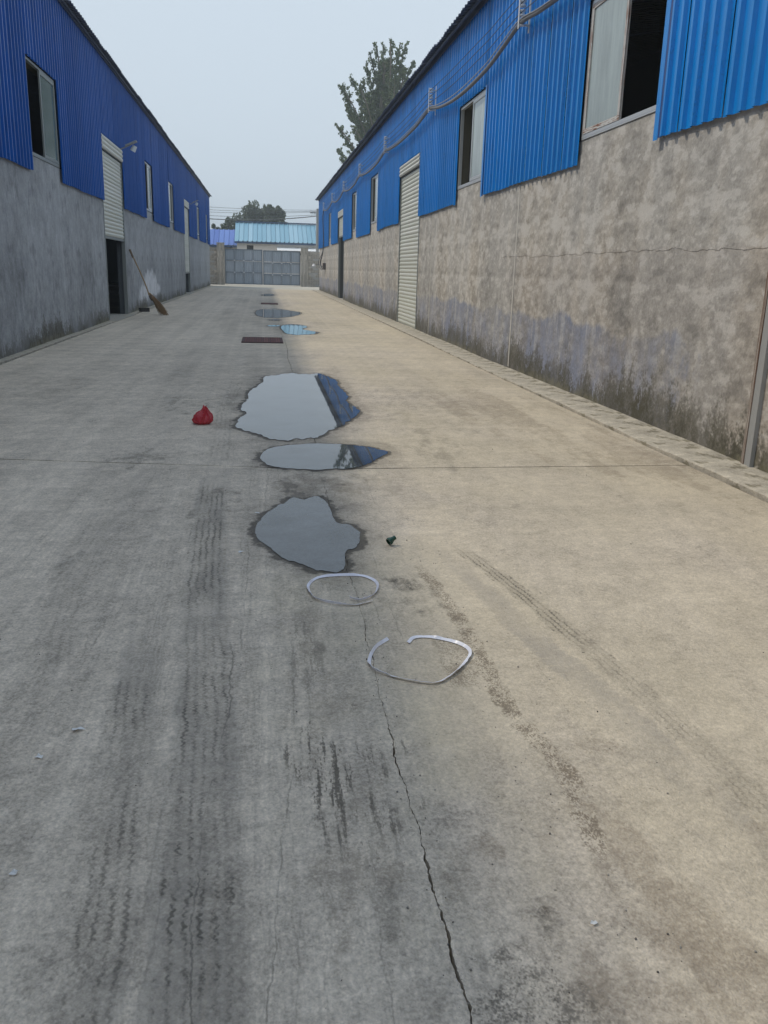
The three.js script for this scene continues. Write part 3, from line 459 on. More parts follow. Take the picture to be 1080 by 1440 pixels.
// ---------------------------------------------------------------- wires on the sunny shed
const bracketZ = [-6.45, -13.62, -20.78, -28.25, -35.6, -42.6, -49.5, -56.6], wallB = 'insulator brackets fixed along the sunlit blue cladding';
{
  const galv = std(0.62, 0.62, 0.62, 0.5, 0.2), porc = std(0.8, 0.78, 0.76, 0.25), OUT = 0.15;
  const spool = new THREE.LatheGeometry([[0.008, -0.048], [0.046, -0.044], [0.05, -0.024], [0.028, -0.008], [0.028, 0.008], [0.05, 0.024], [0.046, 0.044], [0.008, 0.048]].map(p => new THREE.Vector2(...p)), 12);
  let proto;
  for (const z of bracketZ) {
    let b;
    if (!proto) {
      b = proto = thing('insulator_bracket', 'grey steel bracket carrying four porcelain spool insulators on the blue cladding', 'bracket', [XR - 0.07, 5.2, z], wallB);
      const X = XR - 0.07;
      part('strap', box(X - OUT - 0.006, X - OUT, 4.95, 5.46, z - 0.028, z + 0.028), galv, b);
      for (const y of [5.0, 5.41]) part('arm', box(X - OUT, X + 0.035, y - 0.012, y + 0.012, z - 0.018, z + 0.018), galv, b);
      part('wall_plate', box(X + 0.004, X + 0.01, 4.9, 5.5, z - 0.03, z + 0.03), galv, b);
      for (let k = 0; k < 4; k++) { const m = piece('insulator', spool, porc, b, -OUT + 0.05, -0.17 + k * 0.125, 0); m.rotation.set(0, 0, 0); }
    } else { b = proto.clone(); b.name = numbered('insulator_bracket'); b.position.z = z; b.userData = { ...proto.userData }; scene.add(b); }
  }
  const span = (y, x, sag, jit) => { const pts = []; for (let i = 0; i + 1 < bracketZ.length; i++) { const a = bracketZ[i], b = bracketZ[i + 1], sg = sag * (1 + jit * (smp(FB, i * 0.37, y))); for (let k = 0; k < 8; k++) { const t = k / 8; pts.push(V(x + jit * 0.02 * smp(FB, t + i, 0.3), y - sg * 4 * t * (1 - t), mix(a, b, t))); } } pts.push(V(x, y, bracketZ[bracketZ.length - 1])); return pts; };
  const wireM = std(0.045, 0.05, 0.065, 0.6), cabM = std(0.17, 0.17, 0.175, 0.65), xw = XR - 0.07 - OUT + 0.05;
  const names = ['uppermost', 'second', 'third'];
  [[5.405, 0.05], [5.28, 0.06], [5.155, 0.07]].forEach(([y, sag], i) => single('power_wire', tube(span(y, xw - 0.03, sag, 0.2), 0.006, 400, 5), wireM, `thin dark wire on the ${names[i]} insulator of each wall bracket`, 'wire'));
  single('cable_bundle', tube(span(5.03, xw - 0.015, 0.2, 0.2), 0.033, 500, 8), cabM, 'thick grey cable bundle sagging between the wall brackets', 'cable');
  single('power_wire', tube(span(5.06, xw - 0.05, 0.14, 0.25), 0.009, 400, 5), std(0.32, 0.33, 0.35, 0.6), 'thin grey wire twisted above the thick cable bundle', 'wire');
  const ze = -57.4;
  const drop = thing('drop_cable', 'black cables dropping down the end of the sunlit wall into a loop', 'cable', [XR, 0, ze]);
  [[0, 0.03], [0.14, 0.022], [-0.12, 0.018]].forEach(([o, r], i) => part('cable', tube([[xw, 5.02, -56.62], [XR - 0.16, 4.6, ze + o * 0.5], [XR - 0.12, 3.4, ze + o], [XR - 0.14, 2.6, ze + o * 1.3], [XR - 0.22 - 0.06 * i, 1.9, ze - 0.9 + o * 3], [XR - 0.2, 1.62 - 0.1 * i, ze - 0.3 + o], [XR - 0.1, 1.75, ze + 0.45]], r, 60, 7), wireM, drop));
  const bx = thing('junction_box', 'small dark junction box low on the end of the sunlit wall', 'box', [XR, 0, ze + 0.4]);
  part('case', box(XR - 0.16, XR - 0.002, 1.45, 1.85, ze + 0.3, ze + 0.75), std(0.09, 0.08, 0.08, 0.6), bx); part('lid', box(XR - 0.18, XR - 0.162, 1.44, 1.86, ze + 0.29, ze + 0.76), std(0.16, 0.12, 0.11, 0.6), bx);
  const lampb = thing('bulkhead_lamp', 'small white bulkhead lamp on the end of the sunlit shed near the gate', 'lamp', [XR - 0.2, 1.75, -62.4]);
  part('arm', box(XR - 0.4, XR, 1.74, 1.77, -62.42, -62.38), steelDark, lampb); part('shade', new THREE.CylinderGeometry(0.06, 0.16, 0.16, 14).translate(XR - 0.42, 1.74, -62.4), std(0.75, 0.75, 0.75, 0.5), lampb);
}
// ---------------------------------------------------------------- small lamps over the shaded doors
function wallLamp(z, y, label) {
  const l = thing('wall_lamp', label, 'lamp', [XL + 0.08, y, z]);
  const x = XL + 0.08, g = std(0.3, 0.31, 0.31, 0.5, 0.2), w = std(0.62, 0.64, 0.64, 0.5);
  part('arm', bar([x - 0.03, y - 0.06, z], [x + 0.26, y + 0.08, z - 0.05], 0.018), g, l);
  const hd = new THREE.BoxGeometry(0.34, 0.035, 0.24); hd.rotateZ(0.42); hd.translate(x + 0.27, y + 0.11, z - 0.05); part('panel', hd, g, l);
  const rf = new THREE.CylinderGeometry(0.06, 0.08, 0.16, 14); rf.rotateZ(-0.5); rf.translate(x + 0.34, y - 0.02, z - 0.05); part('housing', rf, w, l);
  part('bracket', box(x - 0.045, x - 0.028, y - 0.14, y + 0.04, z - 0.06, z + 0.06), g, l);
}
wallLamp(-27.2, 4.68, 'small lamp on an arm above the half raised roller shutter of the shaded shed');
wallLamp(-51.7, 4.8, 'small lamp on an arm beside the farther low hanging roller shutter');

// ---------------------------------------------------------------- inside the open doors and windows
{
  const card = std(0.20, 0.125, 0.07, 0.9);
  const crate = (x, y, z, w, h, d, label) => { const c = thing('cardboard_box', label, 'box', [x, y, z], null); part('carton', box(x - w / 2, x + w / 2, y, y + h, z - d / 2, z + d / 2), card, c); part('tape', box(x - w / 2 - 0.002, x + w / 2 + 0.002, y + h * 0.2, y + h + 0.003, z - 0.03, z + 0.03), std(0.3, 0.22, 0.12, 0.5), c); };
  crate(-5.4, 0.03, -26.6, 0.7, 0.75, 0.8, 'large brown carton standing in the dark behind the half raised shutter'); crate(-5.45, 0.785, -26.55, 0.6, 0.5, 0.7, 'brown carton stacked on another in the dark doorway');
  const rk = thing('storage_rack', 'pale steel storage rack standing in the dark behind the sunlit shed window', 'rack', [5.6, -0.1, -18.6]);
  for (const [dx, dz] of [[-0.4, -1.1], [0.4, -1.1], [-0.4, 1.1], [0.4, 1.1]]) part('post', box(5.6 + dx - 0.03, 5.6 + dx + 0.03, -0.1, 5.2, -18.6 + dz - 0.03, -18.6 + dz + 0.03), alu, rk);
  for (let y = 0.6; y < 5.1; y += 0.36) part('shelf', box(5.2, 6.0, y, y + 0.05, -19.7, -17.5), alu, rk);
}

// ---------------------------------------------------------------- far end: wall, gate, houses, pole, wires
{
  const ZG = -75.5;
  const blockTex = colourTexture(512, 256, (i, j, o) => { const u = i / 512, v = j / 256, n = 1 + 0.12 * smp(FA, u * 2, v) + 0.14 * smp(FG, u, v) + 0.1 * smp(FB, u, v); o[0] = 0.46 * n; o[1] = 0.42 * n; o[2] = 0.365 * n; });
  const block = new THREE.MeshStandardMaterial({ map: blockTex, roughness: 0.95, bumpMap: bumpOf(bumpPlaster, 3, 2), bumpScale: 0.03 }), capM = std(0.42, 0.41, 0.39, 0.9);
  const pw = (label, a, b, h, pa, pb, ph) => {
    const t = thing('boundary_wall', label, 'wall', [(a + b) / 2, 0, ZG]);
    part('wall', box(a, b, -0.1, h, ZG - 0.12, ZG + 0.12), block, t); part('coping', box(a, b, h + 0.002, h + 0.07, ZG - 0.16, ZG + 0.16), capM, t);
    const p = part('pillar', box(pa, pb, -0.1, ph, ZG - 0.3, ZG + 0.3), block, t); part('pillar_cap', box(pa - 0.04, pb + 0.04, ph + 0.002, ph + 0.1, ZG - 0.34, ZG + 0.34), capM, t, p);
    // brick courses standing a little proud
    const g = new THREE.BoxGeometry(0.385, 0.172, 0.02);
    for (let y = 0.02, r = 0; y < h - 0.16; y += 0.19, r++) for (let x = (a < 0 ? Math.max(a, -6) : a) + (r % 2 ? 0.2 : 0.41); x < Math.min(b, 6) - 0.2; x += 0.405) piece('block', g, [block, capM, block][(rnd() * 3) | 0], t, x - t.position.x, y + 0.09, 0.125);
  };
  pw('rough block wall and pillar at the shaded side of the gate', -24, -3.76, 2.85, -3.74, -3.16, 3.25);
  pw('rough block wall and pillar at the sunlit side of the gate', 3.78, 24, 2.8, 3.16, 3.76, 3.12);
  const panelM = [0, 1, 2].map(i => std(0.31 + 0.03 * i, 0.36 + 0.03 * i, 0.42 + 0.03 * i, 0.5, 0.1)), frM = std(0.17, 0.21, 0.26, 0.55, 0.1), brightM = std(0.7, 0.73, 0.76, 0.5, 0.1);
  const leaf = (x0, x1, hgt, dy, label) => {
    const g = thing('gate_leaf', label, 'gate', [(x0 + x1) / 2, 0, ZG]), z = ZG, w = x1 - x0, y0 = 0.07;
    part('frame', merge([box(x0, x1, hgt - 0.07, hgt, z - 0.04, z + 0.04), box(x0, x1, y0, y0 + 0.07, z - 0.04, z + 0.04), box(x0, x0 + 0.07, y0 + 0.07, hgt - 0.07, z - 0.04, z + 0.04), box(x1 - 0.07, x1, y0 + 0.07, hgt - 0.07, z - 0.04, z + 0.04)]), frM, g);
    for (let i = 1; i < 4; i++) part('upright', box(x0 + w * i / 4 - 0.025, x0 + w * i / 4 + 0.025, y0 + 0.07, hgt - 0.07, z + 0.01, z + 0.05), frM, g);
    for (let j = 1; j < 3; j++) part('rail', box(x0 + 0.07, x1 - 0.07, dy + hgt * j / 3 - 0.025, dy + hgt * j / 3 + 0.025, z + 0.012, z + 0.055), frM, g);
    for (let j = 1; j < 3; j++) for (let i = 1; i < 4; i++) part('rivet_plate', box(x0 + w * i / 4 - 0.06, x0 + w * i / 4 + 0.06, dy + hgt * j / 3 - 0.035, dy + hgt * j / 3 + 0.035, z + 0.056, z + 0.062), brightM, g);
    for (let i = 0; i < 4; i++) for (let j = 0; j < 3; j++) { const a = x0 + w * i / 4 + 0.03, b = x0 + w * (i + 1) / 4 - 0.03, ya = y0 + 0.05 + (hgt - 0.1) * j / 3, yb = y0 + (hgt - 0.1) * (j + 1) / 3, P = []; for (let k = 0; k < 5; k++) { const xa = mix(a, b, k / 5), xb = mix(a, b, (k + 1) / 5), xm = (xa + xb) / 2; quad(P, [xa, ya, z - 0.02], [xm, ya, z - 0.008], [xm, yb, z - 0.008], [xa, yb, z - 0.02]); quad(P, [xm, ya, z - 0.008], [xb, ya, z - 0.02], [xb, yb, z - 0.02], [xm, yb, z - 0.008]); } part('panel', quads(P), panelM[(rnd() * 3) | 0], g); }
  };
  leaf(-3.1, -0.03, 2.88, 0.06, 'blue grey sheet metal gate leaf hung on the shaded side pillar');
  leaf(0.03, 3.1, 2.84, -0.06, 'blue grey sheet metal gate leaf hung on the sunlit side pillar');

  // house with a light blue ribbed roof
  const hz = -84, hx0 = -2.55, hx1 = 14, plaster = std(0.86, 0.79, 0.72, 0.9), lightRoof = [0, 1, 2].map(i => std(0.20 + 0.05 * i, 0.40 + 0.05 * i, 0.53 + 0.05 * i, 0.4)), navy = std(0.05, 0.09, 0.17, 0.6);
  const hs = thing('house', 'low house with a pale turquoise ribbed roof behind the gate', 'house', [5.7, 0, hz - 4]);
  part('wall', merge([box(hx0 + 0.2, hx1, -0.1, 3.66, hz - 0.25, hz), box(hx0 + 0.2, hx0 + 0.45, -0.1, 3.66, hz - 8, hz - 0.26), box(hx0 + 0.2, hx1, -0.1, 3.66, hz - 8.2, hz - 8.02)]), plaster, hs);
  for (let x = hx0; x < hx1; x += 0.42) { const P = [], b = Math.min(hx1, x + 0.41), e = (q) => [[q, 3.72, hz + 0.35], [q, 5.55, hz - 4], [q, 3.72, hz - 8.4]]; const up = (p, d) => [p[0], p[1] + d, p[2]]; const xs = [x, x + 0.27, x + 0.31, x + 0.36, b], hh = [0, 0, 0.07, 0.07, 0]; for (let k = 0; k < 4; k++) { const A = e(xs[k]), B = e(xs[k + 1]); for (let r = 0; r < 2; r++) quad(P, up(A[r], hh[k]), up(B[r], hh[k + 1]), up(B[r + 1], hh[k + 1]), up(A[r + 1], hh[k])); } part('roof_sheet', quads(P), lightRoof[(rnd() * 3) | 0], hs); }
  part('fascia', box(hx0, hx1, 3.55, 3.70, hz + 0.3, hz + 0.34), navy, hs); part('ridge_cap', box(hx0, hx1, 5.58, 5.68, hz - 4.15, hz - 3.85), navy, hs);
  const vent = part('vent_window', box(-1.45, -0.85, 3.0, 3.4, hz - 0.005, hz + 0.012), std(0.02, 0.02, 0.02, 0.8), hs); part('vent_frame', merge([box(-1.5, -0.8, 3.402, 3.45, hz + 0.001, hz + 0.03), box(-1.5, -0.8, 2.95, 2.998, hz + 0.001, hz + 0.03), box(-1.5, -1.452, 3.0, 3.4, hz + 0.001, hz + 0.03), box(-0.848, -0.8, 3.0, 3.4, hz + 0.001, hz + 0.03)]), plaster, hs, vent);
  const aw = thing('awning', 'white ribbed lean-to awning under the turquoise roof', 'awning', [4, 0, hz + 1]);
  for (let x = 1.3; x < 6.6; x += 0.4) { const P = []; for (let k = 0; k < 4; k++) { const a = x + k * 0.1, m = a + 0.05, b = a + 0.1; quad(P, [a, 2.98, hz + 1.7], [m, 3.02, hz + 1.7], [m, 3.32, hz + 0.02], [a, 3.28, hz + 0.02]); quad(P, [m, 3.02, hz + 1.7], [b, 2.98, hz + 1.7], [b, 3.28, hz + 0.02], [m, 3.32, hz + 0.02]); } part('awning_sheet', quads(P), std(0.8, 0.82, 0.84, 0.6), aw); }
  for (const x of [2.1, 4.3, 6.5]) part('post', box(x - 0.04, x + 0.04, -0.1, 2.99, hz + 1.55, hz + 1.63), steelDark, aw);
  part('dark_panel', box(2.2, 5.2, 2.62, 2.88, hz + 1.5, hz + 1.53), std(0.06, 0.055, 0.05, 0.8), aw);  // dark panel hung below the awning front

  const h2 = thing('house', 'farther low house with a violet blue ribbed roof', 'house', [-9, 0, -94]);
  const vio = [0, 1, 2].map(i => std(0.09 + 0.02 * i, 0.17 + 0.03 * i, 0.5 + 0.04 * i, 0.45));
  part('wall', box(-16, -2.7, -0.1, 3.5, -95, -91), std(0.45, 0.42, 0.37, 0.9), h2);
  for (let x = -16.3; x < -2.5; x += 0.5) { const P = [], up = (q, y, z, d) => [q, y + d, z], xs = [x, x + 0.34, x + 0.38, x + 0.44, x + 0.49], hh = [0, 0, 0.06, 0.06, 0]; for (let k = 0; k < 4; k++) { quad(P, up(xs[k], 3.5, -90.6, hh[k]), up(xs[k + 1], 3.5, -90.6, hh[k + 1]), up(xs[k + 1], 5.05, -93.4, hh[k + 1]), up(xs[k], 5.05, -93.4, hh[k])); quad(P, up(xs[k], 5.05, -93.4, hh[k]), up(xs[k + 1], 5.05, -93.4, hh[k + 1]), up(xs[k + 1], 3.5, -96, hh[k + 1]), up(xs[k], 3.5, -96, hh[k])); } part('roof_sheet', quads(P), vio[(rnd() * 3) | 0], h2); }
  part('fascia', box(-16.3, -2.5, 3.3, 3.47, -90.64, -90.6), navy, h2);
  const shedlet = thing('lean_to', 'dark navy lean-to roof edge between the two far houses', 'shed', [-3.6, 0, -82]);
  part('roof_sheet', box(-4.6, -2.65, 3.1, 3.2, -83.4, -80.6), navy, shedlet); part('wall', box(-4.5, -2.75, -0.1, 3.09, -83.2, -81.2), std(0.35, 0.33, 0.3, 0.9), shedlet);

  const pole = thing('utility_pole', 'grey concrete utility pole behind the boundary wall', 'pole', [4.75, 0, -79]);
  part('shaft', new THREE.CylinderGeometry(0.11, 0.17, 6.6, 12).translate(4.75, 3.2, -79), std(0.36, 0.35, 0.34, 0.9), pole);
  part('crossarm', box(4.1, 5.4, 6.1, 6.18, -79.05, -78.97), steelDark, pole);
  for (const x of [4.2, 4.5, 5.0, 5.3]) part('insulator', new THREE.CylinderGeometry(0.04, 0.05, 0.14, 8).translate(x, 6.25, -79), std(0.6, 0.6, 0.6, 0.4), pole);
  const wl = ['top', 'second', 'third', 'fourth', 'low thick'];
  [[6.38, 6.9, 0.3, 0.014], [6.3, 6.7, 0.4, 0.014], [6.25, 6.45, 0.45, 0.014], [6.0, 6.3, 0.55, 0.016], [5.9, 6.35, 0.8, 0.035]].forEach(([ya, yb, sag, r], i) => { const pts = []; for (let k = 0; k <= 16; k++) { const t = k / 16; pts.push([mix(4.75, -14, t), mix(ya, yb, t) - sag * 4 * t * (1 - t), -79 + t * (i - 2) * 0.5]); } single('overhead_wire', tube(pts, r, 40, 4), std(0.12, 0.13, 0.14, 0.7), `${wl[i]} overhead wire strung from the concrete utility pole`, 'wire'); });
  const pole2 = thing('utility_pole', 'concrete utility pole hidden behind the far end of the shaded shed', 'pole', [-14, 0, -79]);
  part('shaft', new THREE.CylinderGeometry(0.11, 0.17, 7.2, 12).translate(-14, 3.5, -79), std(0.36, 0.35, 0.34, 0.9), pole2);
}

// ---------------------------------------------------------------- trees
function leafMesh(list) { // list of [x, y, z, size]
  const P = new Float32Array(list.length * 18); let k = 0; const q = new THREE.Quaternion(), a = V(0, 0, 0), e = new THREE.Euler();
  for (const [x, y, z, s] of list) {
    q.setFromEuler(e.set(rr(-1.2, 1.2), rr(0, 6.28), rr(-1.2, 1.2)));
    const pts = [[-s * 0.42, 0, 0], [0, -s * 0.62, s * 0.08], [s * 0.42, 0, 0], [0, s * 0.7, s * 0.08]].map(p => { a.set(...p).applyQuaternion(q); return [a.x + x, a.y + y, a.z + z]; });
    for (const i of [0, 1, 2, 0, 2, 3]) { P[k++] = pts[i][0]; P[k++] = pts[i][1]; P[k++] = pts[i][2]; }
  }
  const g = new THREE.BufferGeometry(); g.setAttribute('position', new THREE.BufferAttribute(P, 3)); g.setAttribute('uv', new THREE.BufferAttribute(new Float32Array(P.length / 3 * 2), 2)); g.computeVertexNormals(); return g;
}
const leafMat = (r, g, b) => new THREE.MeshPhysicalMaterial({ color: col(r, g, b), roughness: 0.85, transmission: 0.35, thickness: 0, side: THREE.DoubleSide });
const bark = std(0.16, 0.14, 0.11, 0.95);
{ // tall poplar behind the sunlit shed; its boughs rise as separate plumes
  const Z = -78.5, toW = (u, v, z) => { const d = V((u - 540) / F, -(v - 720) / F, -1).applyQuaternion(camera.quaternion), s = z / d.z; return [d.x * s, 1.5 + d.y * s, z]; };
  const t = thing('poplar_tree', 'tall poplar with upswept plumes rising behind the sunlit shed', 'tree', [9.8, -0.1, Z]);
  part('trunk', tube([[9.8, -0.1, Z], [9.75, 5, Z + 0.1], [9.85, 10, Z - 0.1], [10.0, 14.5, Z], [10.2, 18.2, Z + 0.1]], 0.17, 24, 8), bark, t);
  const plumes = [[549, 58, 546, 150, 6], [539, 62, 542, 150, 6], [529, 64, 540, 140, 5.5], [520, 73, 536, 150, 4.5], [563, 60, 552, 140, 6], [571, 61, 556, 130, 5], [581, 88, 560, 150, 5], [515, 91, 535, 170, 6], [494, 109, 528, 190, 6], [481, 123, 520, 205, 8], [510, 115, 532, 185, 6], [505, 119, 528, 200, 6], [485, 147, 512, 195, 5], [488, 157, 515, 190, 5], [474, 176, 510, 235, 6.5], [496, 176, 520, 230, 6], [475, 211, 505, 245, 5], [479, 225, 505, 255, 5], [570, 98, 552, 170, 7], [545, 90, 543, 200, 11], [532, 110, 538, 210, 11], [520, 140, 532, 230, 10], [555, 110, 548, 200, 10], [505, 165, 524, 250, 10], [565, 130, 552, 210, 9], [590, 100, 560, 190, 8], [600, 120, 565, 200, 9], [536, 160, 540, 260, 12]];
  const leaves = [], boughs = [];
  for (const [u, v, u2, v2, w] of plumes) {
    const z = Z + rr(-2.2, 2.2), a = toW(u, v, z), b = toW(u2, v2, mix(z, Z, 0.7)), L = Math.hypot(a[0] - b[0], a[1] - b[1]), R = w * 0.07;
    boughs.push(tube([[mix(9.9, b[0], 0.5), b[1] - 1.2, mix(Z, b[2], 0.5)], b, [mix(b[0], a[0], 0.6) + (b[0] - a[0]) * 0.06, mix(b[1], a[1], 0.6), z], a], 0.05, 8, 4));
    const ax = V(a[0] - b[0], a[1] - b[1], a[2] - b[2]).normalize(), ns = Math.round(L * R * 22) + 8;
    for (let j = 0; j < ns; j++) { // leafy sprigs that leave the bough upward
      const q = Math.pow(rnd(), 0.9), th = rr(0, 6.28), side = V(Math.cos(th), rr(-0.15, 0.25), Math.sin(th)), dir = ax.clone().multiplyScalar(rr(0.5, 1.1)).addScaledVector(side, rr(0.35, 0.95)).normalize(), len = R * rr(0.8, 1.9) * (0.45 + 1.0 * q * (1.5 - q)), o = V(mix(a[0], b[0], q), mix(a[1], b[1], q), mix(a[2], b[2], q)), m = Math.round(len * 26) + 4;
      for (let i = 0; i < m; i++) { const t2 = Math.sqrt(rnd()), p = o.clone().addScaledVector(dir, len * t2); leaves.push([p.x + rr(-0.1, 0.1), p.y + rr(-0.12, 0.1), p.z + rr(-0.1, 0.1), rr(0.11, 0.2)]); }
    }
  }
  for (let i = 0; i < 2500; i++) { const y = rr(3, 11), r = 2.6 * Math.sqrt(rnd()) * (0.5 + y / 16), th = rr(0, 6.28); leaves.push([9.8 + r * Math.cos(th), y, Z + r * Math.sin(th), rr(0.12, 0.2)]); }
  const third = [[], [], []]; leaves.forEach((l) => third[(rnd() * 3) | 0].push(l));
  part('bough', merge(boughs), bark, t);
  [[0.10, 0.145, 0.055], [0.075, 0.11, 0.045], [0.13, 0.175, 0.065]].forEach((c, i) => part('crown', leafMesh(third[i]), leafMat(...c), t));
}
function bushyTree(x, z, h, rx, y0, n, label, blobs, ls = 0.3) {
  const t = thing('broadleaf_tree', label, 'tree', [x, -0.1, z], null), leaves = [], limbs = [];
  part('trunk', tube([[x, -0.1, z], [x + 0.1, h * 0.3, z], [x - 0.1, h * 0.7, z]], 0.22, 10, 8), bark, t);
  for (let b = 0; b < blobs; b++) {
    const th = rr(0, 6.28), rad = Math.sqrt(rnd()), cx = x + rx * 0.8 * rad * Math.cos(th), cz = z + rx * 0.6 * rad * Math.sin(th), cy = mix(y0, h, Math.pow(rnd(), 0.8)) - rad * rad * (h - y0) * 0.35, R = rr(0.5, 1.0) * Math.min(rx * 0.38, 1.25);
    limbs.push(tube([[x, h * 0.35, z], [mix(x, cx, 0.5), mix(h * 0.4, cy, 0.7), mix(z, cz, 0.5)], [cx, cy, cz]], 0.05, 6, 4));
    for (let i = 0; i < n / blobs; i++) { const d = V(rr(-1, 1), rr(-1, 1), rr(-1, 1)).normalize().multiplyScalar(R * Math.pow(rnd(), 0.45)); leaves.push([cx + d.x, cy + d.y * 1.15, cz + d.z, rr(0.5, 1.0) * ls]); }
  }
  part('limb', merge(limbs), bark, t); part('crown', leafMesh(leaves), leafMat(0.09, 0.12, 0.07), t);
}
bushyTree(-2.9, -107, 7.5, 2.0, 3.6, 8000, 'dense broadleaf tree behind the violet roof end of the turquoise house', 34);
bushyTree(-0.7, -109, 8.7, 2.2, 4.0, 8500, 'tall narrow crowned tree above the turquoise roof ridge', 34);
bushyTree(1.2, -107, 8.7, 1.9, 4.0, 8000, 'rounded tree above the ridge of the turquoise roof, beside the taller one', 30);
bushyTree(2.2, -105, 6.9, 0.9, 4.2, 2200, 'low bushy tree at the outer edge of the clump behind the turquoise roof', 9);
bushyTree(-5.4, -106, 6.3, 0.7, 3.2, 1800, 'small slim tree standing alone behind the violet roof', 8, 0.24);
bushyTree(-4.6, -112, 5.3, 0.9, 3.2, 1400, 'low shrubby tree between the slim tree and the dense clump', 7, 0.24);

// ---------------------------------------------------------------- things on the yard
{ // two loops of plastic strapping
  const strapM = [std(0.80, 0.80, 0.88, 0.3), std(0.82, 0.82, 0.88, 0.3)];
  const ribbon = (pix, closed, w, lean, lift) => {
    const base = pix.map(([u, v, y]) => { const [x, z] = onGround(u, v); return V(x, y || 0, z); }), c = new THREE.CatmullRomCurve3(base, closed, 'centripetal'), N = 150, P = [], cx = base.reduce((s, p) => s + p.x, 0) / base.length, cz = base.reduce((s, p) => s + p.z, 0) / base.length;
    const ring = (i) => { const t = i / N, p = c.getPoint(t), tg = c.getTangent(t), out = V(tg.z, 0, -tg.x).normalize(); if (out.dot(V(p.x - cx, 0, p.z - cz)) < 0) out.negate(); const a = lean + 0.5 * smp(FB, t * 0.35, lean), u = V(out.x * Math.cos(a), Math.sin(a), out.z * Math.cos(a)).multiplyScalar(w), n = V(-out.x * Math.sin(a), Math.cos(a), -out.z * Math.sin(a)).multiplyScalar(0.0014), b = V(p.x, 0.0035 + p.y, p.z); return [b, b.clone().add(u), b.clone().add(u).add(n), b.clone().add(n)].map(v => [v.x, v.y, v.z]); };
    for (let i = 0; i < N; i++) { const A = ring(i), B = ring(i + 1); for (let k = 0; k < 4; k++) quad(P, A[k], B[k], B[(k + 1) % 4], A[(k + 1) % 4]); }
    const g = mergeVertices(quads(P), 1e-5); return g;
  };
  const s1 = [[523, 846], [500, 851], [470, 850], [445, 843], [436, 832], [437, 822], [450, 814], [480, 811], [510, 812], [527, 820], [529, 830], [520, 841], [505, 845], [492, 843, 0.004]];
  const s2 = [[547, 901], [530, 912], [523, 924], [522, 937], [528, 944], [550, 951], [580, 958], [610, 961], [635, 949], [652, 932], [659, 918], [648, 909], [625, 902], [600, 898], [584, 899], [576, 906]];
  const a = thing('strapping_loop', 'closed oval loop of pale plastic strapping beside the heart shaped puddle', 'strap', [0.38, 0, -3.9], 'discarded strapping loops'); part('band', ribbon(s1, false, 0.0145, 0.6), strapM[0], a);
  const b = thing('strapping_loop', 'open loop of pale plastic strapping with a gap and sharp bends', 'strap', [0.62, 0, -3.1], 'discarded strapping loops'); part('band', ribbon(s2, false, 0.015, 0.55), strapM[1], b);
}
{ // knotted red plastic bag
  const [bx, bz] = onGround(286, 596), N = 96, M = 44, P = [];
  const pt = (i, j) => { // sagging sack: wide soft foot, folds gathered up to a twisted neck
    i %= N; const th = i / N * 2 * Math.PI, t = j / M, u = Math.cos(th), w = Math.sin(th);
    let r = t < 0.18 ? mix(0.066, 0.093, Math.sin(t / 0.18 * 1.57)) : mix(0.093, 0.013, Math.pow((t - 0.18) / 0.82, 1.55));
    const fold = Math.sin(th * 5 + 2.5 * t + 1.3 * smp(FC, u * 0.11 + 0.3, w * 0.11)), sharp = 1 - 2 * Math.abs(fold);
    r *= 1 + (0.03 + 0.2 * t) * sharp + 0.13 * smp(FC, u * 0.13 + 0.6, w * 0.13 + t * 0.2) + 0.035 * smp(FB, u * 0.1 + t * 0.1, w * 0.1);
    return [r * u * 1.06 + 0.012 * t, 0.165 * t * (1 - 0.16 * t * Math.max(0, Math.cos(th + 2.2))) + 0.006 * smp(FC, u * 0.2, w * 0.2 + t) * t, r * w * 0.92 - 0.01 * t];
  };
  for (let i = 0; i < N; i++) for (let j = 0; j < M; j++) quad(P, pt(i, j), pt(i + 1, j), pt(i + 1, j + 1), pt(i, j + 1));
  const g = mergeVertices(quads(P.map((v, k) => v)), 1e-5); g.computeVertexNormals(); g.translate(bx, 0.003, bz);
  const red = new THREE.MeshPhysicalMaterial({ color: col(0.48, 0.025, 0.035), roughness: 0.32, transmission: 0.12, thickness: 0, side: THREE.DoubleSide });
  const t = thing('plastic_bag', 'small knotted red plastic bag lying beside the wide puddle', 'bag', [bx, 0, bz]); part('body', g, red, t);
  const P2 = []; for (const [a, l] of [[0.4, 0.035], [2.6, 0.03], [4.4, 0.025]]) { const c = Math.cos(a), s = Math.sin(a); quad(P2, [c * 0.004 + 0.012, 0.15, s * 0.004 - 0.01], [c * 0.016 - s * 0.008 + 0.012, 0.172, s * 0.016 + c * 0.008 - 0.01], [c * l + 0.012, 0.17 + l * 0.6, s * l - 0.01], [c * 0.016 + s * 0.012 + 0.012, 0.166, s * 0.016 - c * 0.012 - 0.01]); }
  const k = quads(P2); k.translate(bx, 0, bz); part('knot_ear', k, red, t);
}
{ // broken green bottle neck
  const [x, z] = onGround(546, 768), prof = [[0.021, 0], [0.023, 0.008], [0.022, 0.016], [0.017, 0.026], [0.0135, 0.036], [0.013, 0.05]].map(p => new THREE.Vector2(...p)), inner = [...prof].reverse().map(p => new THREE.Vector2(p.x - 0.003, p.y));
  const g = new THREE.LatheGeometry([...prof, ...inner, prof[0]], 18); g.rotateZ(-1.15); g.rotateY(0.5); g.translate(x, 0.024, z);
  const t = thing('bottle_fragment', 'small broken green glass bottle neck lying on the slab', 'glass shard', [x, 0, z]);
  part('glass', g, new THREE.MeshPhysicalMaterial({ color: col(0.02, 0.09, 0.055), roughness: 0.08, transmission: 0.35, thickness: 0, side: THREE.DoubleSide }), t);
}
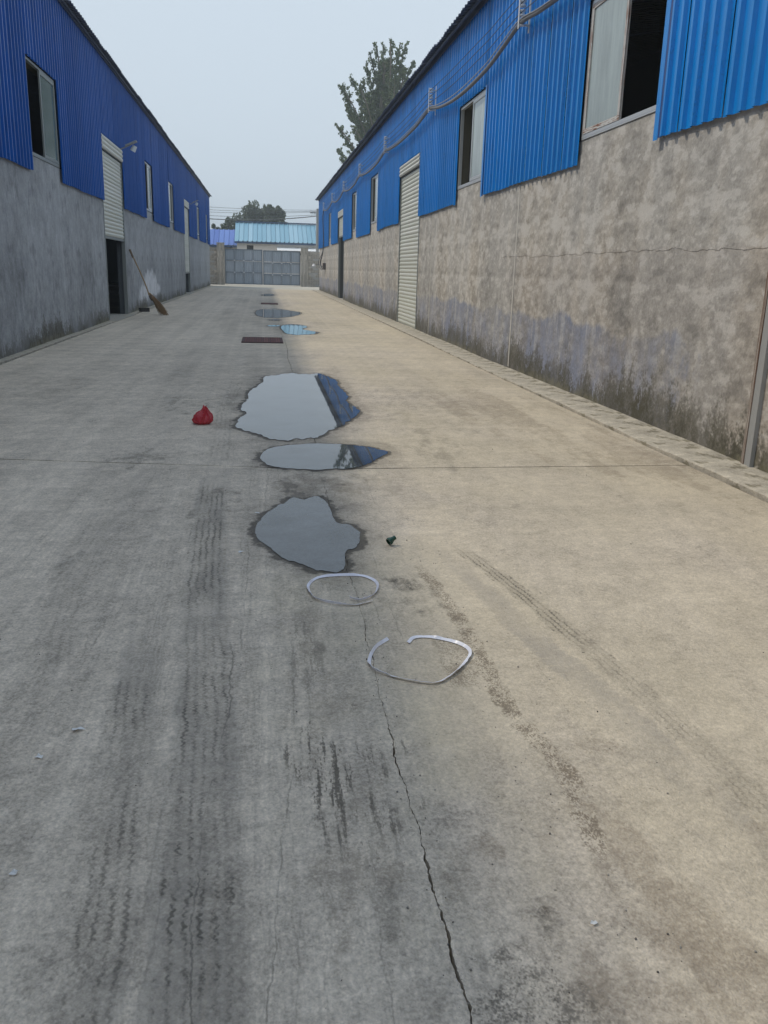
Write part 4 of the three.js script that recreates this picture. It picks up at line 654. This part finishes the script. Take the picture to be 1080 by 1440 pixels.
function grate(x0, x1, z0, z1, label) { // z0 > z1
  const t = thing('drain_grate', label, 'drain grate', [(x0 + x1) / 2, 0, (z0 + z1) / 2]), m = [std(0.135, 0.045, 0.04, 0.85), std(0.17, 0.065, 0.055, 0.85), std(0.11, 0.04, 0.04, 0.85)], fr = std(0.09, 0.05, 0.05, 0.9);
  part('frame', merge([box(x0, x1, 0.002, 0.022, z0 - 0.05, z0), box(x0, x1, 0.002, 0.022, z1, z1 + 0.05), box(x0, x0 + 0.05, 0.002, 0.022, z1 + 0.05, z0 - 0.05), box(x1 - 0.05, x1, 0.002, 0.022, z1 + 0.05, z0 - 0.05)]), fr, t);
  part('sump', box(x0 + 0.05, x1 - 0.05, 0.002, 0.005, z1 + 0.05, z0 - 0.05), std(0.05, 0.035, 0.035, 0.9), t);
  const n = 15; for (let i = 0; i < n; i++) { const a = mix(x0 + 0.055, x1 - 0.055, (i + 0.1) / n), b = mix(x0 + 0.055, x1 - 0.055, (i + 0.86) / n); part('bar', box(a, b, 0.007, 0.02, z1 + 0.052, z0 - 0.052), m[(rnd() * 3) | 0], t); }
}
grate(-0.45, 0.40, -18.05, -19.35, 'rust red iron drain grate set in the yard before the hooked puddle');
grate(-0.1, 0.62, -37.3, -38.6, 'farther dark rusty drain grate beyond the rounded puddle');
{ // bamboo besom broom leaning on the shaded wall
  const a = V(XL + 0.03, 1.9, -28.2), b = V(-3.42, 0.48, -27.8), c = V(-3.15, 0.0, -27.65), dir = c.clone().sub(a).normalize();
  const t = thing('bamboo_broom', 'bamboo broom with a splayed twig head leaning on the grey wall', 'broom', [-3.2, 0, -27.7]);
  const cane = std(0.36, 0.25, 0.13, 0.7), twig = [std(0.24, 0.15, 0.075, 0.9), std(0.33, 0.21, 0.11, 0.9)];
  part('handle', tube([a, a.clone().lerp(c, 0.5), b], 0.02, 12, 8), cane, t);
  part('handle_wrap', bar([a.x, a.y, a.z], a.clone().lerp(b, 0.16).toArray(), 0.032, 8), std(0.17, 0.12, 0.08, 0.9), t);
  const sideV = V(0.35, 0, 1).normalize(); const sets = [[], []];
  const root = a.clone().lerp(c, 0.66);
  for (let i = 0; i < 150; i++) { const sp = rr(-1, 1), s2 = rr(-1, 1), l = rr(0.75, 1.12), e = root.clone().lerp(c, l); e.addScaledVector(sideV, sp * 0.26 * l); e.x += 0.1 * s2 + 0.12 * l; e.y = Math.max(0.008, e.y + 0.06 * rnd() + 0.03); const m = root.clone().lerp(e, 0.5); m.addScaledVector(sideV, -sp * 0.05); m.x += 0.02 * s2; m.y += 0.03; sets[i & 1].push(tube([root.clone().add(V(rr(-0.015, 0.015), 0, rr(-0.015, 0.015))), m, e], 0.0055, 4, 4)); }
  sets.forEach((l, i) => part('twig_head', merge(l), twig[i], t));
  part('binding', bar(a.clone().lerp(c, 0.7).toArray(), a.clone().lerp(c, 0.77).toArray(), 0.055, 10), std(0.15, 0.1, 0.06, 0.9), t);
  const blk = thing('timber_offcut', 'short dark timber offcut lying by the wall beside the broom', 'timber', [-3.72, 0.03, -28.6]);
  const g = new THREE.BoxGeometry(0.3, 0.12, 0.16); g.rotateY(0.4); g.translate(-3.72, 0.1, -28.6); part('body', g, std(0.035, 0.033, 0.032, 0.9), blk);
}
{ // grit strewn over the slabs: far too many stones to count
  const stone = new THREE.IcosahedronGeometry(1, 0), N = 1500, im = prep(new THREE.InstancedMesh(stone, std(1, 1, 1, 0.9), N)), m = new THREE.Matrix4(), q = new THREE.Quaternion(), e = new THREE.Euler(), c = new THREE.Color();
  for (let i = 0; i < N; i++) {
    const z = -1.1 - 8 * Math.pow(rnd(), 1.5), k = rnd(), x = k < 0.2 ? crackX(z) + rr(-0.06, 0.06) : k < 0.45 ? mix(0.9, 0.86, rnd()) + rr(-0.12, 0.12) : rr(-2.2, 3.3), r = 0.0009 + 0.0028 * Math.pow(rnd(), 3), v = rr(0.06, 0.4);
    m.compose(V(x, r * 0.55, z), q.setFromEuler(e.set(rr(0, 6), rr(0, 6), rr(0, 6))), V(r * rr(0.8, 1.5), r * rr(0.6, 1), r)); im.setMatrixAt(i, m); im.setColorAt(i, c.setRGB(v, v * 0.92, v * 0.8));
  }
  im.name = 'grit'; scene.add(im); tag(im, 'fine loose grit scattered over the concrete slabs', 'grit', null, 'stuff');
}
{ // scraps of litter
  const sc = [[108, 1028, 0.012], [55, 1066, 0.01], [338, 777, 0.011], [362, 722, 0.013], [20, 1230, 0.008], [835, 1300, 0.006]];
  sc.forEach(([u, v, r], n) => { const [x, z] = onGround(u, v), P = [], k = 7; for (let i = 0; i < k; i++) { const f = (q) => { const th = q / k * 6.283, s = r * (0.6 + 0.5 * Math.abs(smp(FB, n * 0.13 + (q % k) * 0.11, 0.4))); return [x + s * Math.cos(th) * 1.3, 0.003 + 0.004 * Math.abs(smp(FB, (q % k) * 0.2, n * 0.1)), z + s * Math.sin(th)]; }; P.push(x, 0.008, z, ...f(i + 1), ...f(i)); } const g = quads(P); g.translate(-x, 0, -z); const m = single('paper_scrap', g, std(0.7, 0.7, 0.68, 0.8), 'tiny torn white scrap lying flat on the grey concrete', 'paper scrap', 'torn white scraps on the concrete'); m.position.set(x, 0, z); });
}

scene.traverse(o => { if (o.isMesh) { o.castShadow = true; o.receiveShadow = true; } });
renderer.render(scene, camera);
